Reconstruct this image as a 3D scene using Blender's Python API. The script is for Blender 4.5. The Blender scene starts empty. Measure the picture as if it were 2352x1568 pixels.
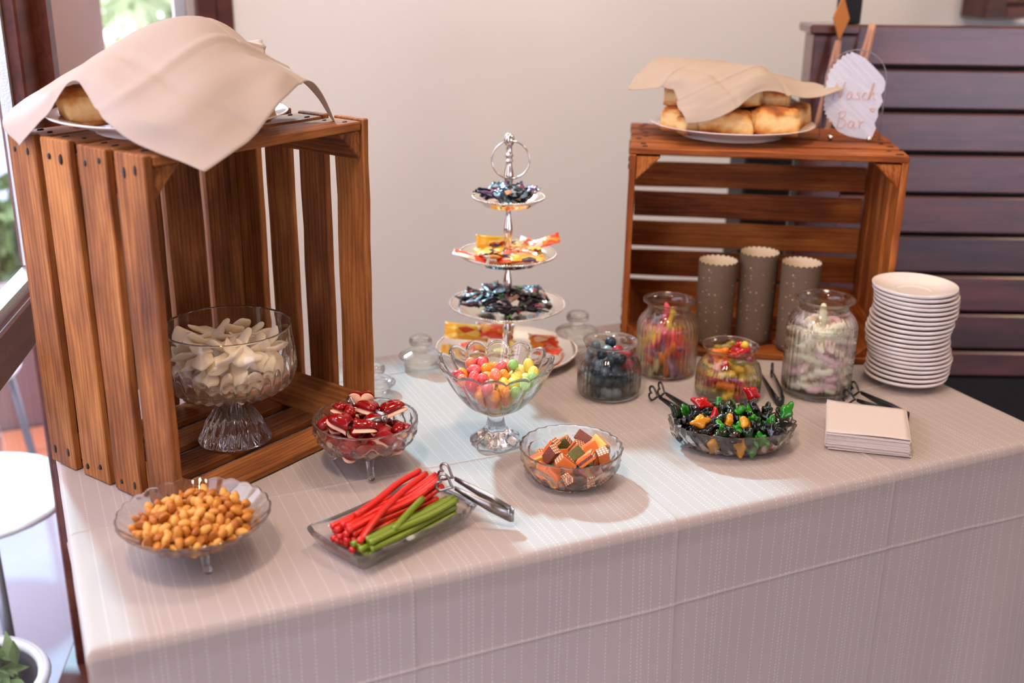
import bpy, bmesh, math, random
import numpy as np
from mathutils import Vector, Matrix, Euler, noise

# ------------------------------------------------------------------ camera, world, light, exposure
SC = bpy.context.scene
COL = SC.collection
TZ = 0.75                                   # height of the table top

cam_d = bpy.data.cameras.new('camera'); cam = bpy.data.objects.new('camera', cam_d); COL.objects.link(cam)
cam.matrix_world = Matrix(((0.91203485, 0.12746511, -0.38980132, -0.00711791),
                           (-0.40988628, 0.31488777, -0.85606012, -1.15620039),
                           (0.01362587, 0.94053088, 0.33943482, 1.5087039),
                           (0, 0, 0, 1)))
cam_d.sensor_width = 36.0; cam_d.sensor_fit = 'HORIZONTAL'; cam_d.lens = 2564.334 / 2352 * 36
cam_d.clip_start = 0.05; cam_d.clip_end = 100
cam_d.dof.use_dof = True; cam_d.dof.focus_distance = 1.70; cam_d.dof.aperture_fstop = 2.4
SC.camera = cam

SC.view_settings.view_transform = 'Standard'; SC.view_settings.look = 'None'
SC.view_settings.gamma = 1.0; SC.view_settings.use_curve_mapping = False
SC.view_settings.exposure = 0.0
SC.cycles.use_denoising = True
SC.cycles.max_bounces = 14; SC.cycles.transmission_bounces = 12; SC.cycles.transparent_max_bounces = 16
SC.cycles.glossy_bounces = 5; SC.cycles.diffuse_bounces = 4
SC.cycles.sample_clamp_indirect = 4.0; SC.cycles.blur_glossy = 0.6

world = bpy.data.worlds.new('sky'); SC.world = world; world.use_nodes = True
bg = world.node_tree.nodes['Background']
bg.inputs[0].default_value = (0.82, 0.80, 1.0, 1); bg.inputs[1].default_value = 5.2

def light(name, kind, loc, energy, color, size=0.5, target=None, size_y=None):
    d = bpy.data.lights.new(name, kind); d.energy = energy; d.color = color
    if kind == 'AREA':
        d.size = size
        if size_y: d.shape = 'RECTANGLE'; d.size_y = size_y
    elif kind == 'SUN': d.angle = size
    else: d.shadow_soft_size = size
    o = bpy.data.objects.new(name, d); COL.objects.link(o); o.location = loc
    if target is not None:
        o.rotation_euler = (Vector(target) - Vector(loc)).to_track_quat('-Z', 'Y').to_euler()
    return o
SUN_DIR = Vector((0.12 * 0.788, -0.99 * 0.788, -0.616))
light('sun', 'SUN', (0, 5, 5), 7.2, (0.40, 0.78, 1.0), math.radians(3.0), Vector((0, 5, 5)) + SUN_DIR)
light('ceiling_lamp_light', 'AREA', (-0.5, -0.7, 3.4), 108, (1.0, 0.75, 0.54), 0.5, (0.4, 0.2, 0.8))
light('back_wall_fill', 'AREA', (1.2, 0.3, 3.4), 27, (1.0, 0.86, 0.72), 0.5, (1.2, 1.2, 1.0))  # added fill aimed at the back wall to brighten it, no known lamp
light('far_lamp_light', 'AREA', (3.2, -0.6, 3.3), 22, (1.0, 0.70, 0.48), 0.6, (1.8, 0.9, 0.8))

# ------------------------------------------------------------------ materials
def new_mat(name):
    m = bpy.data.materials.new(name); m.use_nodes = True
    nt = m.node_tree; return m, nt, nt.nodes['Principled BSDF'], nt.nodes, nt.links
def rgb(r, g, b):
    f = lambda c: (c / 255 / 12.92) if c / 255 <= 0.04045 else ((c / 255 + 0.055) / 1.055) ** 2.4
    return (f(r), f(g), f(b), 1)
def pmat(name, col, rough=0.5, metal=0.0, trans=0.0, sss=0.0, ior=1.45, coat=0.0, spec=0.5, bump=None, alpha=1.0):
    m, nt, p, N, L = new_mat(name)
    p.inputs['Base Color'].default_value = col; p.inputs['Roughness'].default_value = rough
    p.inputs['Metallic'].default_value = metal; p.inputs['Transmission Weight'].default_value = trans
    p.inputs['IOR'].default_value = ior; p.inputs['Coat Weight'].default_value = coat
    p.inputs['Specular IOR Level'].default_value = spec; p.inputs['Alpha'].default_value = alpha
    if sss:
        p.inputs['Subsurface Weight'].default_value = sss; p.inputs['Subsurface Radius'].default_value = (0.012, 0.008, 0.006)
        p.inputs['Subsurface Scale'].default_value = 0.5
    if bump:
        tc = N.new('ShaderNodeTexCoord'); nz = N.new('ShaderNodeTexNoise'); bp = N.new('ShaderNodeBump')
        nz.inputs['Scale'].default_value = bump[0]; nz.inputs['Detail'].default_value = 4
        bp.inputs['Strength'].default_value = bump[1]; bp.inputs['Distance'].default_value = 0.002
        L.new(tc.outputs['Object'], nz.inputs['Vector']); L.new(nz.outputs['Fac'], bp.inputs['Height'])
        L.new(bp.outputs['Normal'], p.inputs['Normal'])
    return m
def ramp(N, stops, interp='LINEAR'):
    r = N.new('ShaderNodeValToRGB'); r.color_ramp.interpolation = interp
    while len(r.color_ramp.elements) < len(stops): r.color_ramp.elements.new(0.5)
    for e, (pos, c) in zip(r.color_ramp.elements, stops): e.position = pos; e.color = c
    return r
def math_node(N, L, op, a, b=None, c=None):
    n = N.new('ShaderNodeMath'); n.operation = op
    for i, v in enumerate((a, b, c)):
        if v is None: continue
        if isinstance(v, (int, float)): n.inputs[i].default_value = v
        else: L.new(v, n.inputs[i])
    return n.outputs[0]

def wood(name, dark, mid, lite, rough=0.75, grain=1.0, coat=0.0):
    m, nt, p, N, L = new_mat(name)
    tc = N.new('ShaderNodeTexCoord'); oi = N.new('ShaderNodeObjectInfo')
    off = N.new('ShaderNodeVectorMath'); off.operation = 'MULTIPLY_ADD'
    cmb = N.new('ShaderNodeCombineXYZ')
    for i in range(3): L.new(oi.outputs['Random'], cmb.inputs[i])
    L.new(cmb.outputs[0], off.inputs[0]); off.inputs[1].default_value = (7.3, 3.1, 5.7); L.new(tc.outputs['Object'], off.inputs[2])
    mp = N.new('ShaderNodeMapping'); mp.inputs['Scale'].default_value = (2.2 * grain, 26 * grain, 26 * grain); L.new(off.outputs[0], mp.inputs['Vector'])
    n1 = N.new('ShaderNodeTexNoise'); n1.inputs['Scale'].default_value = 1.6; n1.inputs['Detail'].default_value = 7; n1.inputs['Roughness'].default_value = 0.65; n1.inputs['Distortion'].default_value = 1.2
    L.new(mp.outputs[0], n1.inputs['Vector'])
    mp2 = N.new('ShaderNodeMapping'); mp2.inputs['Scale'].default_value = (5, 12, 12); L.new(off.outputs[0], mp2.inputs['Vector'])
    n2 = N.new('ShaderNodeTexNoise'); n2.inputs['Scale'].default_value = 1.4; n2.inputs['Detail'].default_value = 5; L.new(mp2.outputs[0], n2.inputs['Vector'])
    wv = N.new('ShaderNodeTexWave'); wv.wave_type = 'BANDS'; wv.bands_direction = 'Y'; wv.inputs['Scale'].default_value = 1.5; wv.inputs['Distortion'].default_value = 9; wv.inputs['Detail'].default_value = 3; wv.inputs['Detail Scale'].default_value = 1.3
    L.new(mp.outputs[0], wv.inputs['Vector'])
    mx = math_node(N, L, 'MULTIPLY_ADD', n1.outputs['Fac'], 0.55, math_node(N, L, 'MULTIPLY', wv.outputs['Fac'], 0.10))
    mx = math_node(N, L, 'MULTIPLY_ADD', n2.outputs['Fac'], 0.5, mx)
    mx = math_node(N, L, 'MULTIPLY_ADD', oi.outputs['Random'], 0.16, mx)
    cr = ramp(N, [(0.38, dark), (0.62, mid), (0.88, lite)]); L.new(mx, cr.inputs[0])
    L.new(cr.outputs[0], p.inputs['Base Color'])
    p.inputs['Roughness'].default_value = rough; p.inputs['Specular IOR Level'].default_value = 0.3; p.inputs['Coat Weight'].default_value = coat; p.inputs['Coat Roughness'].default_value = 0.22
    bp = N.new('ShaderNodeBump'); bp.inputs['Strength'].default_value = 0.35; bp.inputs['Distance'].default_value = 0.0015
    L.new(n1.outputs['Fac'], bp.inputs['Height']); L.new(bp.outputs['Normal'], p.inputs['Normal'])
    return m

def glass(name, clear=0.3, tint=(1, 1, 1, 1), rough=0.0, ior=1.5):
    m, nt, p, N, L = new_mat(name); N.remove(p)
    g = N.new('ShaderNodeBsdfGlass'); g.inputs['Color'].default_value = tint; g.inputs['Roughness'].default_value = rough; g.inputs['IOR'].default_value = ior
    t = N.new('ShaderNodeBsdfTransparent'); t.inputs['Color'].default_value = tint
    mx = N.new('ShaderNodeMixShader'); mx.inputs[0].default_value = 1 - clear
    L.new(t.outputs[0], mx.inputs[1]); L.new(g.outputs[0], mx.inputs[2]); L.new(mx.outputs[0], N['Material Output'].inputs['Surface'])
    return m
def pane_glass(name, tint=(0.97, 0.98, 0.98, 1)):
    m, nt, p, N, L = new_mat(name); N.remove(p)
    g = N.new('ShaderNodeBsdfGlossy'); g.inputs['Roughness'].default_value = 0.02
    t = N.new('ShaderNodeBsdfTransparent'); t.inputs['Color'].default_value = tint
    fr = N.new('ShaderNodeLayerWeight'); fr.inputs['Blend'].default_value = 0.5
    fr = math_node(N, L, 'MULTIPLY_ADD', math_node(N, L, 'POWER', fr.outputs['Facing'], 4.0), 0.35, 0.03)
    mx = N.new('ShaderNodeMixShader')
    L.new(fr, mx.inputs[0]); L.new(t.outputs[0], mx.inputs[1]); L.new(g.outputs[0], mx.inputs[2]); L.new(mx.outputs[0], N['Material Output'].inputs['Surface'])
    return m

M = {}
M['crate_old'] = wood('aged_brown_wood', rgb(58, 28, 11), rgb(128, 73, 31), rgb(180, 116, 58))
M['crate_honey'] = wood('honey_brown_wood', rgb(76, 31, 7), rgb(140, 70, 20), rgb(196, 120, 52), 0.6)
M['dark_board'] = wood('dark_varnished_wood', rgb(38, 15, 14), rgb(72, 33, 30), rgb(104, 55, 48), 0.34, 0.6, 1.0)
M['window_wood'] = wood('window_wood', rgb(48, 20, 14), rgb(82, 38, 27), rgb(104, 54, 39), 0.4, 0.6)
M['table_wood'] = pmat('table_wood', rgb(120, 84, 58), 0.6)
M['nail'] = pmat('rusty_nail', rgb(38, 30, 26), 0.7)
M['wall'] = pmat('white_plaster', rgb(234, 233, 231), 0.9, bump=(60, 0.05))
M['shaded_wall'] = pmat('shaded_plaster', rgb(172, 140, 130), 0.9)  # shade of this wall put into the plaster colour as a darker rose
M['ceiling'] = pmat('ceiling_white', rgb(230, 222, 214), 0.9)
M['floor'] = pmat('brown_floor', rgb(92, 84, 84), 0.5)
M['crystal'] = glass('cut_crystal', 0.10)
M['jar_glass'] = glass('jar_glass', 0.30, (0.985, 1, 0.99, 1))
M['pane'] = pane_glass('window_pane')
M['acrylic'] = pane_glass('clear_acrylic', (0.97, 0.97, 0.98, 1))
M['silver'] = pmat('polished_silver', (0.86, 0.80, 0.72, 1), 0.10, 1.0)
M['steel'] = pmat('brushed_steel', (0.34, 0.31, 0.29, 1), 0.30, 1.0)
M['black_steel'] = pmat('dark_steel', (0.05, 0.05, 0.05, 1), 0.3, 0.8)
M['china'] = pmat('white_china', rgb(232, 222, 214), 0.12, coat=0.3)
M['paper_white'] = pmat('white_paper', rgb(204, 190, 180), 0.9)
M['black'] = pmat('black', rgb(10, 10, 12), 0.6)

def fabric(name, col, back=0.25, weave=900, strength=0.12):
    m, nt, p, N, L = new_mat(name)
    p.inputs['Base Color'].default_value = col; p.inputs['Roughness'].default_value = 0.95; p.inputs['Specular IOR Level'].default_value = 0.15
    tc = N.new('ShaderNodeTexCoord'); mp = N.new('ShaderNodeMapping'); mp.inputs['Scale'].default_value = (1, 0.12, 1)
    nz = N.new('ShaderNodeTexNoise'); nz.inputs['Scale'].default_value = weave; bp = N.new('ShaderNodeBump'); bp.inputs['Strength'].default_value = strength; bp.inputs['Distance'].default_value = 0.001
    L.new(tc.outputs['Object'], mp.inputs[0]); L.new(mp.outputs[0], nz.inputs['Vector']); L.new(nz.outputs['Fac'], bp.inputs['Height']); L.new(bp.outputs[0], p.inputs['Normal'])
    tr = N.new('ShaderNodeBsdfTranslucent'); tr.inputs['Color'].default_value = col
    mx = N.new('ShaderNodeMixShader'); mx.inputs[0].default_value = back
    L.new(p.outputs[0], mx.inputs[1]); L.new(tr.outputs[0], mx.inputs[2]); L.new(mx.outputs[0], N['Material Output'].inputs['Surface'])
    return m, nt, p, N, L, tr
M['napkin_cloth'] = fabric('white_napkin_cloth', rgb(202, 185, 172), 0.4)[0]
M['thin_paper'] = fabric('thin_white_paper', rgb(204, 186, 168), 0.3, 300, 0.1)[0]

# table cloth: white weave with rows of stitched dashes running front to back
m, nt, p, N, L, tr = fabric('striped_tablecloth', rgb(220, 204, 194), 0.45, 700, 0.08)
uvn = N.new('ShaderNodeUVMap'); sp = N.new('ShaderNodeSeparateXYZ'); L.new(uvn.outputs[0], sp.inputs[0])
u, v = sp.outputs[0], sp.outputs[1]
acc = None
per = 0.128
for s in (0.003, 0.028, 0.0498, 0.068, 0.0785, 0.0848, 0.0975, 0.1126):
    d = math_node(N, L, 'WRAP', math_node(N, L, 'SUBTRACT', u, s), per / 2, -per / 2)
    k = math_node(N, L, 'LESS_THAN', math_node(N, L, 'ABSOLUTE', d), 0.00085)
    acc = k if acc is None else math_node(N, L, 'ADD', acc, k)
dash = math_node(N, L, 'LESS_THAN', math_node(N, L, 'FRACT', math_node(N, L, 'DIVIDE', v, 0.0060)), 0.5)
fac = math_node(N, L, 'MULTIPLY', acc, dash)
mc = N.new('ShaderNodeMix'); mc.data_type = 'RGBA'; mc.inputs[6].default_value = rgb(216, 202, 194); mc.inputs[7].default_value = rgb(238, 229, 223)
L.new(fac, mc.inputs[0]); L.new(mc.outputs[2], p.inputs['Base Color']); L.new(mc.outputs[2], tr.inputs['Color'])
M['tablecloth'] = m

# ------------------------------------------------------------------ mesh helpers
def finish(me, mat, smooth):
    for mm in (mat if isinstance(mat, (list, tuple)) else [mat]): me.materials.append(mm)
    if smooth and len(me.polygons): me.polygons.foreach_set('use_smooth', [True] * len(me.polygons))
    me.update(); return me
def mesh(name, V, F, mat, smooth=True):
    me = bpy.data.meshes.new(name); me.from_pydata([tuple(v) for v in V], [], F)
    return finish(me, mat, smooth)
def link(name, me, parent=None, loc=(0, 0, 0), rot=None, mtx=None, kind=None):
    o = bpy.data.objects.new(name, me); COL.objects.link(o)
    if parent: o.parent = parent
    if mtx is not None: o.matrix_local = mtx
    else:
        o.location = loc
        if rot is not None: o.rotation_euler = rot
    if kind: o['kind'] = kind
    return o
def tag(o, label, cat, group=None):
    o['label'] = label; o['category'] = cat
    if group: o['group'] = group
    return o
def thing(name, label, cat, loc=(0, 0, 0), rz=0.0, group=None, rot=None):
    o = bpy.data.objects.new(name, None); COL.objects.link(o); o.location = loc
    o.rotation_euler = rot if rot is not None else (0, 0, rz); o.empty_display_size = 0.02
    return tag(o, label, cat, group)
class MB:
    def __init__(s): s.V = []; s.F = []
    def add(s, vf, mtx=None):
        V, F = vf; b = len(s.V)
        s.V += [tuple(mtx @ Vector(v)) if mtx is not None else tuple(v) for v in V]
        s.F += [tuple(i + b for i in f) for f in F]; return s
    def mesh(s, name, mat, smooth=True): return mesh(name, s.V, s.F, mat, smooth)
def T(x, y, z): return Matrix.Translation((x, y, z))
def RZ(a): return Matrix.Rotation(a, 4, 'Z')
def lathe(prof, n=48, f=None):
    V = []; F = []; rows = []
    for i, (r, z) in enumerate(prof):
        if r < 1e-6: rows.append([len(V)]); V.append((0, 0, z)); continue
        row = []
        for k in range(n):
            a = 2 * math.pi * k / n; rr, zz = f(r, z, a, i) if f else (r, z)
            row.append(len(V)); V.append((rr * math.cos(a), rr * math.sin(a), zz))
        rows.append(row)
    for A, B in zip(rows, rows[1:]):
        if len(A) == 1 and len(B) == 1: continue
        for k in range(n):
            k2 = (k + 1) % n
            if len(A) == 1: F.append((A[0], B[k2], B[k]))
            elif len(B) == 1: F.append((A[k], A[k2], B[0]))
            else: F.append((A[k], A[k2], B[k2], B[k]))
    return V, F
def smooth_prof(pts, sub=4):
    out = []
    P = [Vector((r, z, 0)) for r, z in pts]
    for i in range(len(P) - 1):
        a, b, c, d = P[max(i - 1, 0)], P[i], P[i + 1], P[min(i + 2, len(P) - 1)]
        for k in range(sub):
            t = k / sub
            q = 0.5 * ((2 * b) + (c - a) * t + (2 * a - 5 * b + 4 * c - d) * t * t + (3 * b - a - 3 * c + d) * t ** 3)
            out.append((max(q.x, 0.0), q.y))
    out.append(pts[-1]); return out
def tube(pts, rad, n=8, cap=True, closed=False):
    P = [Vector(p) for p in pts]; m_ = len(P); V = []; F = []
    rad = rad if isinstance(rad, (list, tuple)) else [rad] * m_
    t0 = (P[1] - P[0]).normalized(); ref = Vector((0, 0, 1)) if abs(t0.z) < 0.9 else Vector((1, 0, 0))
    nrm = t0.cross(ref).normalized()
    for i in range(m_):
        t = ((P[(i + 1) % m_] - P[i - 1]) if closed else (P[min(i + 1, m_ - 1)] - P[max(i - 1, 0)])).normalized()
        nrm = (nrm - t * nrm.dot(t)).normalized(); b = t.cross(nrm)
        for k in range(n):
            a = 2 * math.pi * k / n; V.append(P[i] + (nrm * math.cos(a) + b * math.sin(a)) * rad[i])
    for i in range(m_ if closed else m_ - 1):
        for k in range(n):
            k2 = (k + 1) % n; j = (i + 1) % m_
            F.append((i * n + k, i * n + k2, j * n + k2, j * n + k))
    if cap and not closed:
        F.append(tuple(range(n))[::-1]); F.append(tuple((m_ - 1) * n + k for k in range(n)))
    return V, F
def boxvf(dx, dy, dz, c=(0, 0, 0)):
    V = [(c[0] + sx * dx / 2, c[1] + sy * dy / 2, c[2] + sz * dz / 2) for sx in (-1, 1) for sy in (-1, 1) for sz in (-1, 1)]
    return V, [(0, 1, 3, 2), (4, 6, 7, 5), (0, 4, 5, 1), (2, 3, 7, 6), (0, 2, 6, 4), (1, 5, 7, 3)]
def bbox_mesh(name, dx, dy, dz, bev, mat, seg=1, jitter=0.0, rnd=None, cuts=0):
    bm = bmesh.new(); bmesh.ops.create_cube(bm, size=1.0)
    bmesh.ops.scale(bm, vec=(dx, dy, dz), verts=bm.verts)
    if cuts:
        ed = [e for e in bm.edges if abs((e.verts[0].co - e.verts[1].co).x) > dx * 0.9]
        bmesh.ops.subdivide_edges(bm, edges=ed, cuts=cuts)
    if bev: bmesh.ops.bevel(bm, geom=[e for e in bm.edges if e.calc_face_angle(0) > 0.5], offset=bev, segments=seg, affect='EDGES', profile=0.6)
    if jitter:
        s = rnd.uniform(0, 50)
        for vv in bm.verts:
            q = Vector((vv.co.x * 14 + s, vv.co.y * 6, vv.co.z * 6))
            vv.co += Vector((noise.noise(q), noise.noise(q + Vector((9, 0, 0))), noise.noise(q + Vector((0, 9, 0))))) * jitter
    me = bpy.data.meshes.new(name); bm.to_mesh(me); bm.free()
    return finish(me, mat, False)
def box_obj(name, lo, hi, mat, parent=None, bev=0.0, kind=None):
    d = [h - l for l, h in zip(lo, hi)]; c = [(h + l) / 2 for l, h in zip(lo, hi)]
    return link(name, bbox_mesh(name, *d, bev, mat), parent, c, kind=kind)
def ico(sub):
    bm = bmesh.new(); bmesh.ops.create_icosphere(bm, subdivisions=sub, radius=1.0)
    V = [v.co.copy() for v in bm.verts]; F = [tuple(v.index for v in f.verts) for f in bm.faces]; bm.free(); return V, F
ICO = {k: ico(k) for k in (1, 2, 3, 4)}
def blob(fn, sub=2):
    V, F = ICO[sub]; return [fn(v) for v in V], F
def rot_rand(rnd, tilt=math.pi):
    return Euler((rnd.uniform(-tilt, tilt), rnd.uniform(-tilt, tilt), rnd.uniform(0, 6.283))).to_matrix().to_4x4()

def pack(n, a, Rf, z0, ztop, seed, iters=220, squash=1.0):
    """settle n balls of radius a inside a bowl of inner radius Rf(z) (numpy position relaxation)"""
    r = np.random.default_rng(seed); rr = Rf(ztop) - a
    ang = r.uniform(0, 2 * np.pi, n); rad = rr * np.sqrt(r.uniform(0, 1, n))
    P = np.stack([rad * np.cos(ang), rad * np.sin(ang), z0 + a + r.uniform(0, 1, n) * (ztop - z0) * 1.6], 1)
    A = a * r.uniform(0.92, 1.08, n)
    for it in range(iters):
        if it < iters * 0.8: P[:, 2] -= a * 0.10
        d = P[:, None, :] - P[None, :, :]; dist = np.sqrt((d ** 2).sum(-1)) + 1e-9
        ov = (A[:, None] + A[None, :]) * 0.97 - dist; np.fill_diagonal(ov, 0); ov = np.maximum(ov, 0)
        P += (d / dist[..., None] * (ov * 0.28)[..., None]).sum(1)
        P[:, 2] = np.maximum(P[:, 2], z0 + A)
        R = np.array([Rf(min(z, ztop)) for z in P[:, 2]]) - A * 1.02; R = np.maximum(R, 1e-4)
        q = np.sqrt(P[:, 0] ** 2 + P[:, 1] ** 2); k = np.where(q > R, R / np.maximum(q, 1e-9), 1.0)
        P[:, 0] *= k; P[:, 1] *= k
    return P
def where(p, R, names, rz=0.0, zt=None):
    """words for the place of a piece in its heap: names = [(bearing in degrees, what lies that way), ...]"""
    x, y = float(p[0]), float(p[1]); q = math.hypot(x, y) / R; a = math.degrees(math.atan2(y, x) + rz)
    nm = min(names, key=lambda t: abs((a - t[0] + 180) % 360 - 180))[1]
    if zt is not None and float(p[2]) < zt: return 'deep down, ' + nm
    return 'in the middle' if q < 0.3 else (('halfway out, ' if q < 0.66 else 'at the edge, ') + nm)
def interp(tab):
    zs = [t[0] for t in tab]; rs = [t[1] for t in tab]
    return lambda z: float(np.interp(z, zs, rs))
rnd = random.Random(7)
# ------------------------------------------------------------------ room shell
def struct(name, lo, hi, mat, bev=0.0, parent=None): 
    o = box_obj(name, lo, hi, mat, parent, bev)
    if parent is None: o['kind'] = 'structure'
    return o
WD = Vector((0.276, 0.961, 0)).normalized(); WO = Vector((-0.012, 0.8, 0))     # line of the glazed left wall
def wall_mtx(): return Matrix(((WD.x, -WD.y, 0, WO.x), (WD.y, WD.x, 0, WO.y), (0, 0, 1, 0), (0, 0, 0, 1)))
WM = wall_mtx()                                                                # local x along the wall, y = outwards
def wbox(name, s0, s1, y0, y1, z0, z1, mat, parent=None, kind=None, bev=0.0):
    me = bbox_mesh(name, s1 - s0, y1 - y0, z1 - z0, bev, mat)
    o = link(name, me, parent, mtx=(WM if parent is None else Matrix()) @ T((s0 + s1) / 2, (y0 + y1) / 2, (z0 + z1) / 2), kind=kind); return o

flo = mesh('floor', [(-2.2, -3.2, 0), (4.5, -3.2, 0), (4.5, 1.6, 0), (0.218, 1.6, 0), (-1.16, -3.2, 0)], [(0, 1, 2, 3, 4)], M['floor'], False)
link('floor', flo, kind='structure')
cv = [(-1.22, -3.3), (4.6, -3.3), (4.6, 1.7), (0.24, 1.7)]
link('ceiling', mesh('ceiling', [(x, y, 3.7) for x, y in cv] + [(x, y, 3.8) for x, y in cv], [(3, 2, 1, 0), (4, 5, 6, 7), (0, 1, 5, 4), (1, 2, 6, 5), (2, 3, 7, 6), (3, 0, 4, 7)], M['ceiling'], False), kind='structure')
# back wall with its high window opening
bw = bpy.data.objects.new('wall_back', None); COL.objects.link(bw); bw['kind'] = 'structure'
for lo, hi, mt in [((0.51, 1.6, 0), (0.80, 1.7, 1.44), 'wall'), ((0.80, 1.6, 0), (4.6, 1.7, 3.7), 'wall'), ((0.218, 1.6, 2.25), (0.80, 1.7, 3.7), 'wall'), ((0.19, 1.6, 0), (0.51, 1.7, 1.12), 'shaded_wall')]:
    box_obj('wall_section', lo, hi, M[mt], bw)
struct('wall_right', (4.5, -3.3, 0), (4.6, 1.6, 3.7), M['wall'])
fw = bpy.data.objects.new('wall_front', None); COL.objects.link(fw); fw['kind'] = 'structure'
for lo, hi in [((-1.5, -3.3, 1.5), (4.5, -3.2, 3.7)), ((-1.5, -3.3, 0), (1.2, -3.2, 1.5)), ((2.7, -3.3, 0), (4.5, -3.2, 1.5))]:
    box_obj('wall_section', lo, hi, M['wall'], fw)
# left wall: glazed part, plaster tinted rose for its shade up to the corner
lw = bpy.data.objects.new('wall_left', None); COL.objects.link(lw); lw['kind'] = 'structure'; lw.matrix_world = WM
wbox('wall_section', 0.29, 0.86, 0.0, 0.04, 0, 3.7, M['shaded_wall'], lw)
wbox('wall_section', -4.4, 0.29, 0.0, 0.12, 2.25, 3.7, M['shaded_wall'], lw)
wbox('wall_section', -4.4, -2.2, 0.0, 0.12, 0, 2.25, M['shaded_wall'], lw)
# window_1: the big dark-framed glazing beside the table
w1 = bpy.data.objects.new('window_1', None); COL.objects.link(w1); w1['kind'] = 'structure'; w1.matrix_world = WM
for nm, a in dict(jamb=(0.245, 0.29, -0.03, 0.045, 0, 2.25), stile=(0.150, 0.245, -0.005, 0.045, 0.05, 2.2), stile2=(-0.98, -0.88, -0.005, 0.06, 0.05, 2.2),
                  head=(-2.2, 0.245, -0.02, 0.07, 2.2, 2.25), bottom_rail=(-2.2, 0.245, -0.02, 0.07, 0.0, 0.10)).items():
    wbox('window_stile' if nm.startswith('stile') else 'window_' + nm, *a, M['window_wood'], w1, bev=0.004)
wbox('window_rail', -2.2, 0.15, -0.005, 0.06, 0.845, 0.925, M['window_wood'], w1, bev=0.004)
M['spacer'] = pmat('aluminium_spacer', rgb(190, 194, 196), 0.35, 0.6, bump=(300, 0.3))
M['white_lac'] = pmat('white_lacquer', rgb(228, 230, 232), 0.3)
wbox('window_spacer', 0.138, 0.150, 0.018, 0.036, 0.95, 2.2, M['spacer'], w1)
wbox('window_spacer', -2.2, 0.150, 0.010, 0.040, 0.925, 0.945, M['spacer'], w1)
wbox('window_spacer', -2.2, 0.150, 0.010, 0.040, 0.830, 0.845, M['white_lac'], w1)
wbox('window_pane', -2.2, 0.14, 0.028, 0.034, 0.945, 2.2, M['pane'], w1)
wbox('window_pane', -2.2, 0.14, 0.028, 0.034, 0.10, 0.835, M['pane'], w1)
# window_2: behind the tall crate, with a wide light above it
w2 = bpy.data.objects.new('window_2', None); COL.objects.link(w2); w2['kind'] = 'structure'
for nm, lo, hi, mt in [('window_stile', (0.430, 1.56, 1.12), (0.470, 1.66, 1.42), 'window_wood'), ('window_jamb', (0.474, 1.585, 1.10), (0.514, 1.70, 1.44), 'window_wood'),
                       ('window_spacer', (0.385, 1.62, 1.12), (0.412, 1.65, 1.42), 'spacer'), ('window_spacer', (0.412, 1.61, 1.12), (0.430, 1.65, 1.42), 'white_lac'),
                       ('window_sill', (0.215, 1.54, 1.09), (0.515, 1.70, 1.12), 'window_wood'), ('window_rail', (0.215, 1.60, 1.425), (0.80, 1.68, 1.445), 'window_wood'),
                       ('window_pane', (0.225, 1.632, 1.12), (0.387, 1.636, 1.425), 'pane'), ('window_pane', (0.225, 1.632, 1.445), (0.80, 1.636, 2.25), 'pane')]:
    box_obj(nm, lo, hi, M[mt], w2, 0.002 if mt == 'window_wood' else 0)

# ------------------------------------------------------------------ outside
M['paving'] = pmat('pale_paving', rgb(158, 155, 164), 0.9)
M['terracotta'] = pmat('terracotta', rgb(190, 116, 84), 0.85)
M['garden_wall'] = pmat('mauve_render', rgb(120, 92, 92), 0.9)
M['grey_metal'] = pmat('grey_metal', rgb(120, 122, 128), 0.4, 0.7)
M['leaf'] = pmat('green_leaf', rgb(112, 136, 84), 0.6, sss=0.0); M['leaf2'] = pmat('pale_leaf', rgb(176, 186, 140), 0.6)
M['planter'] = pmat('grey_planter', rgb(104, 100, 106), 0.7); M['bark'] = pmat('bark', rgb(92, 72, 58), 0.9)
g = mesh('terrace_ground', [(-14, -8, -0.03), (14, -8, -0.03), (14, 16, -0.03), (-14, 16, -0.03)], [(0, 1, 2, 3)], M['paving'], False)
link('terrace_ground', g, kind='structure')
st = bpy.data.objects.new('terrace_tile_strip', None); COL.objects.link(st); st['kind'] = 'structure'
tme = bbox_mesh('tile', 0.29, 0.19, 0.02, 0.003, M['terracotta'])
for i in range(14):
    for j in range(2): link('tile', tme, st, (-2.7 + i * 0.3, 2.22 + j * 0.2, -0.022))
struct('terrace_wall', (-6, 2.55, -0.03), (3.0, 2.75, 0.42), M['garden_wall'], 0.01)
def leaf_cloud(n, rx, ry, rz, size, r):
    mb = MB()
    for _ in range(n):
        d = Vector((r.gauss(0, 1), r.gauss(0, 1), r.gauss(0, 1))).normalized() * (r.random() ** 0.4)
        c = Vector((d.x * rx, d.y * ry, d.z * rz)); q = rot_rand(r); s = size * r.uniform(0.6, 1.3)
        mb.add(([(-s, 0, 0), (0, -s * 0.4, s * 0.1), (s, 0, 0), (0, s * 0.4, s * 0.1)], [(0, 1, 2, 3)]), T(*c) @ q)
    return mb
def tree(loc, r_, label, leafm, h, seed):
    r = random.Random(seed); t = thing('garden_tree', label, 'tree', loc, group=None)
    mb = leaf_cloud(800, r_, r_, r_ * 1.1, 0.10, r); o = link('foliage', mb.mesh('foliage', M[leafm], False), t, (0, 0, h)); o['kind'] = 'stuff'
    pts = [(0, 0, 0), (0.03, 0.02, h * 0.5), (-0.02, 0, h)]; link('trunk', mesh('trunk', *tube(pts, [0.08, 0.06, 0.03]), M['bark']), t)
tree((1.05, 6.2, -0.03), 0.75, 'loose green tree seen through the window behind the cloth-covered cake', 'leaf2', 1.1, 3)
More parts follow.
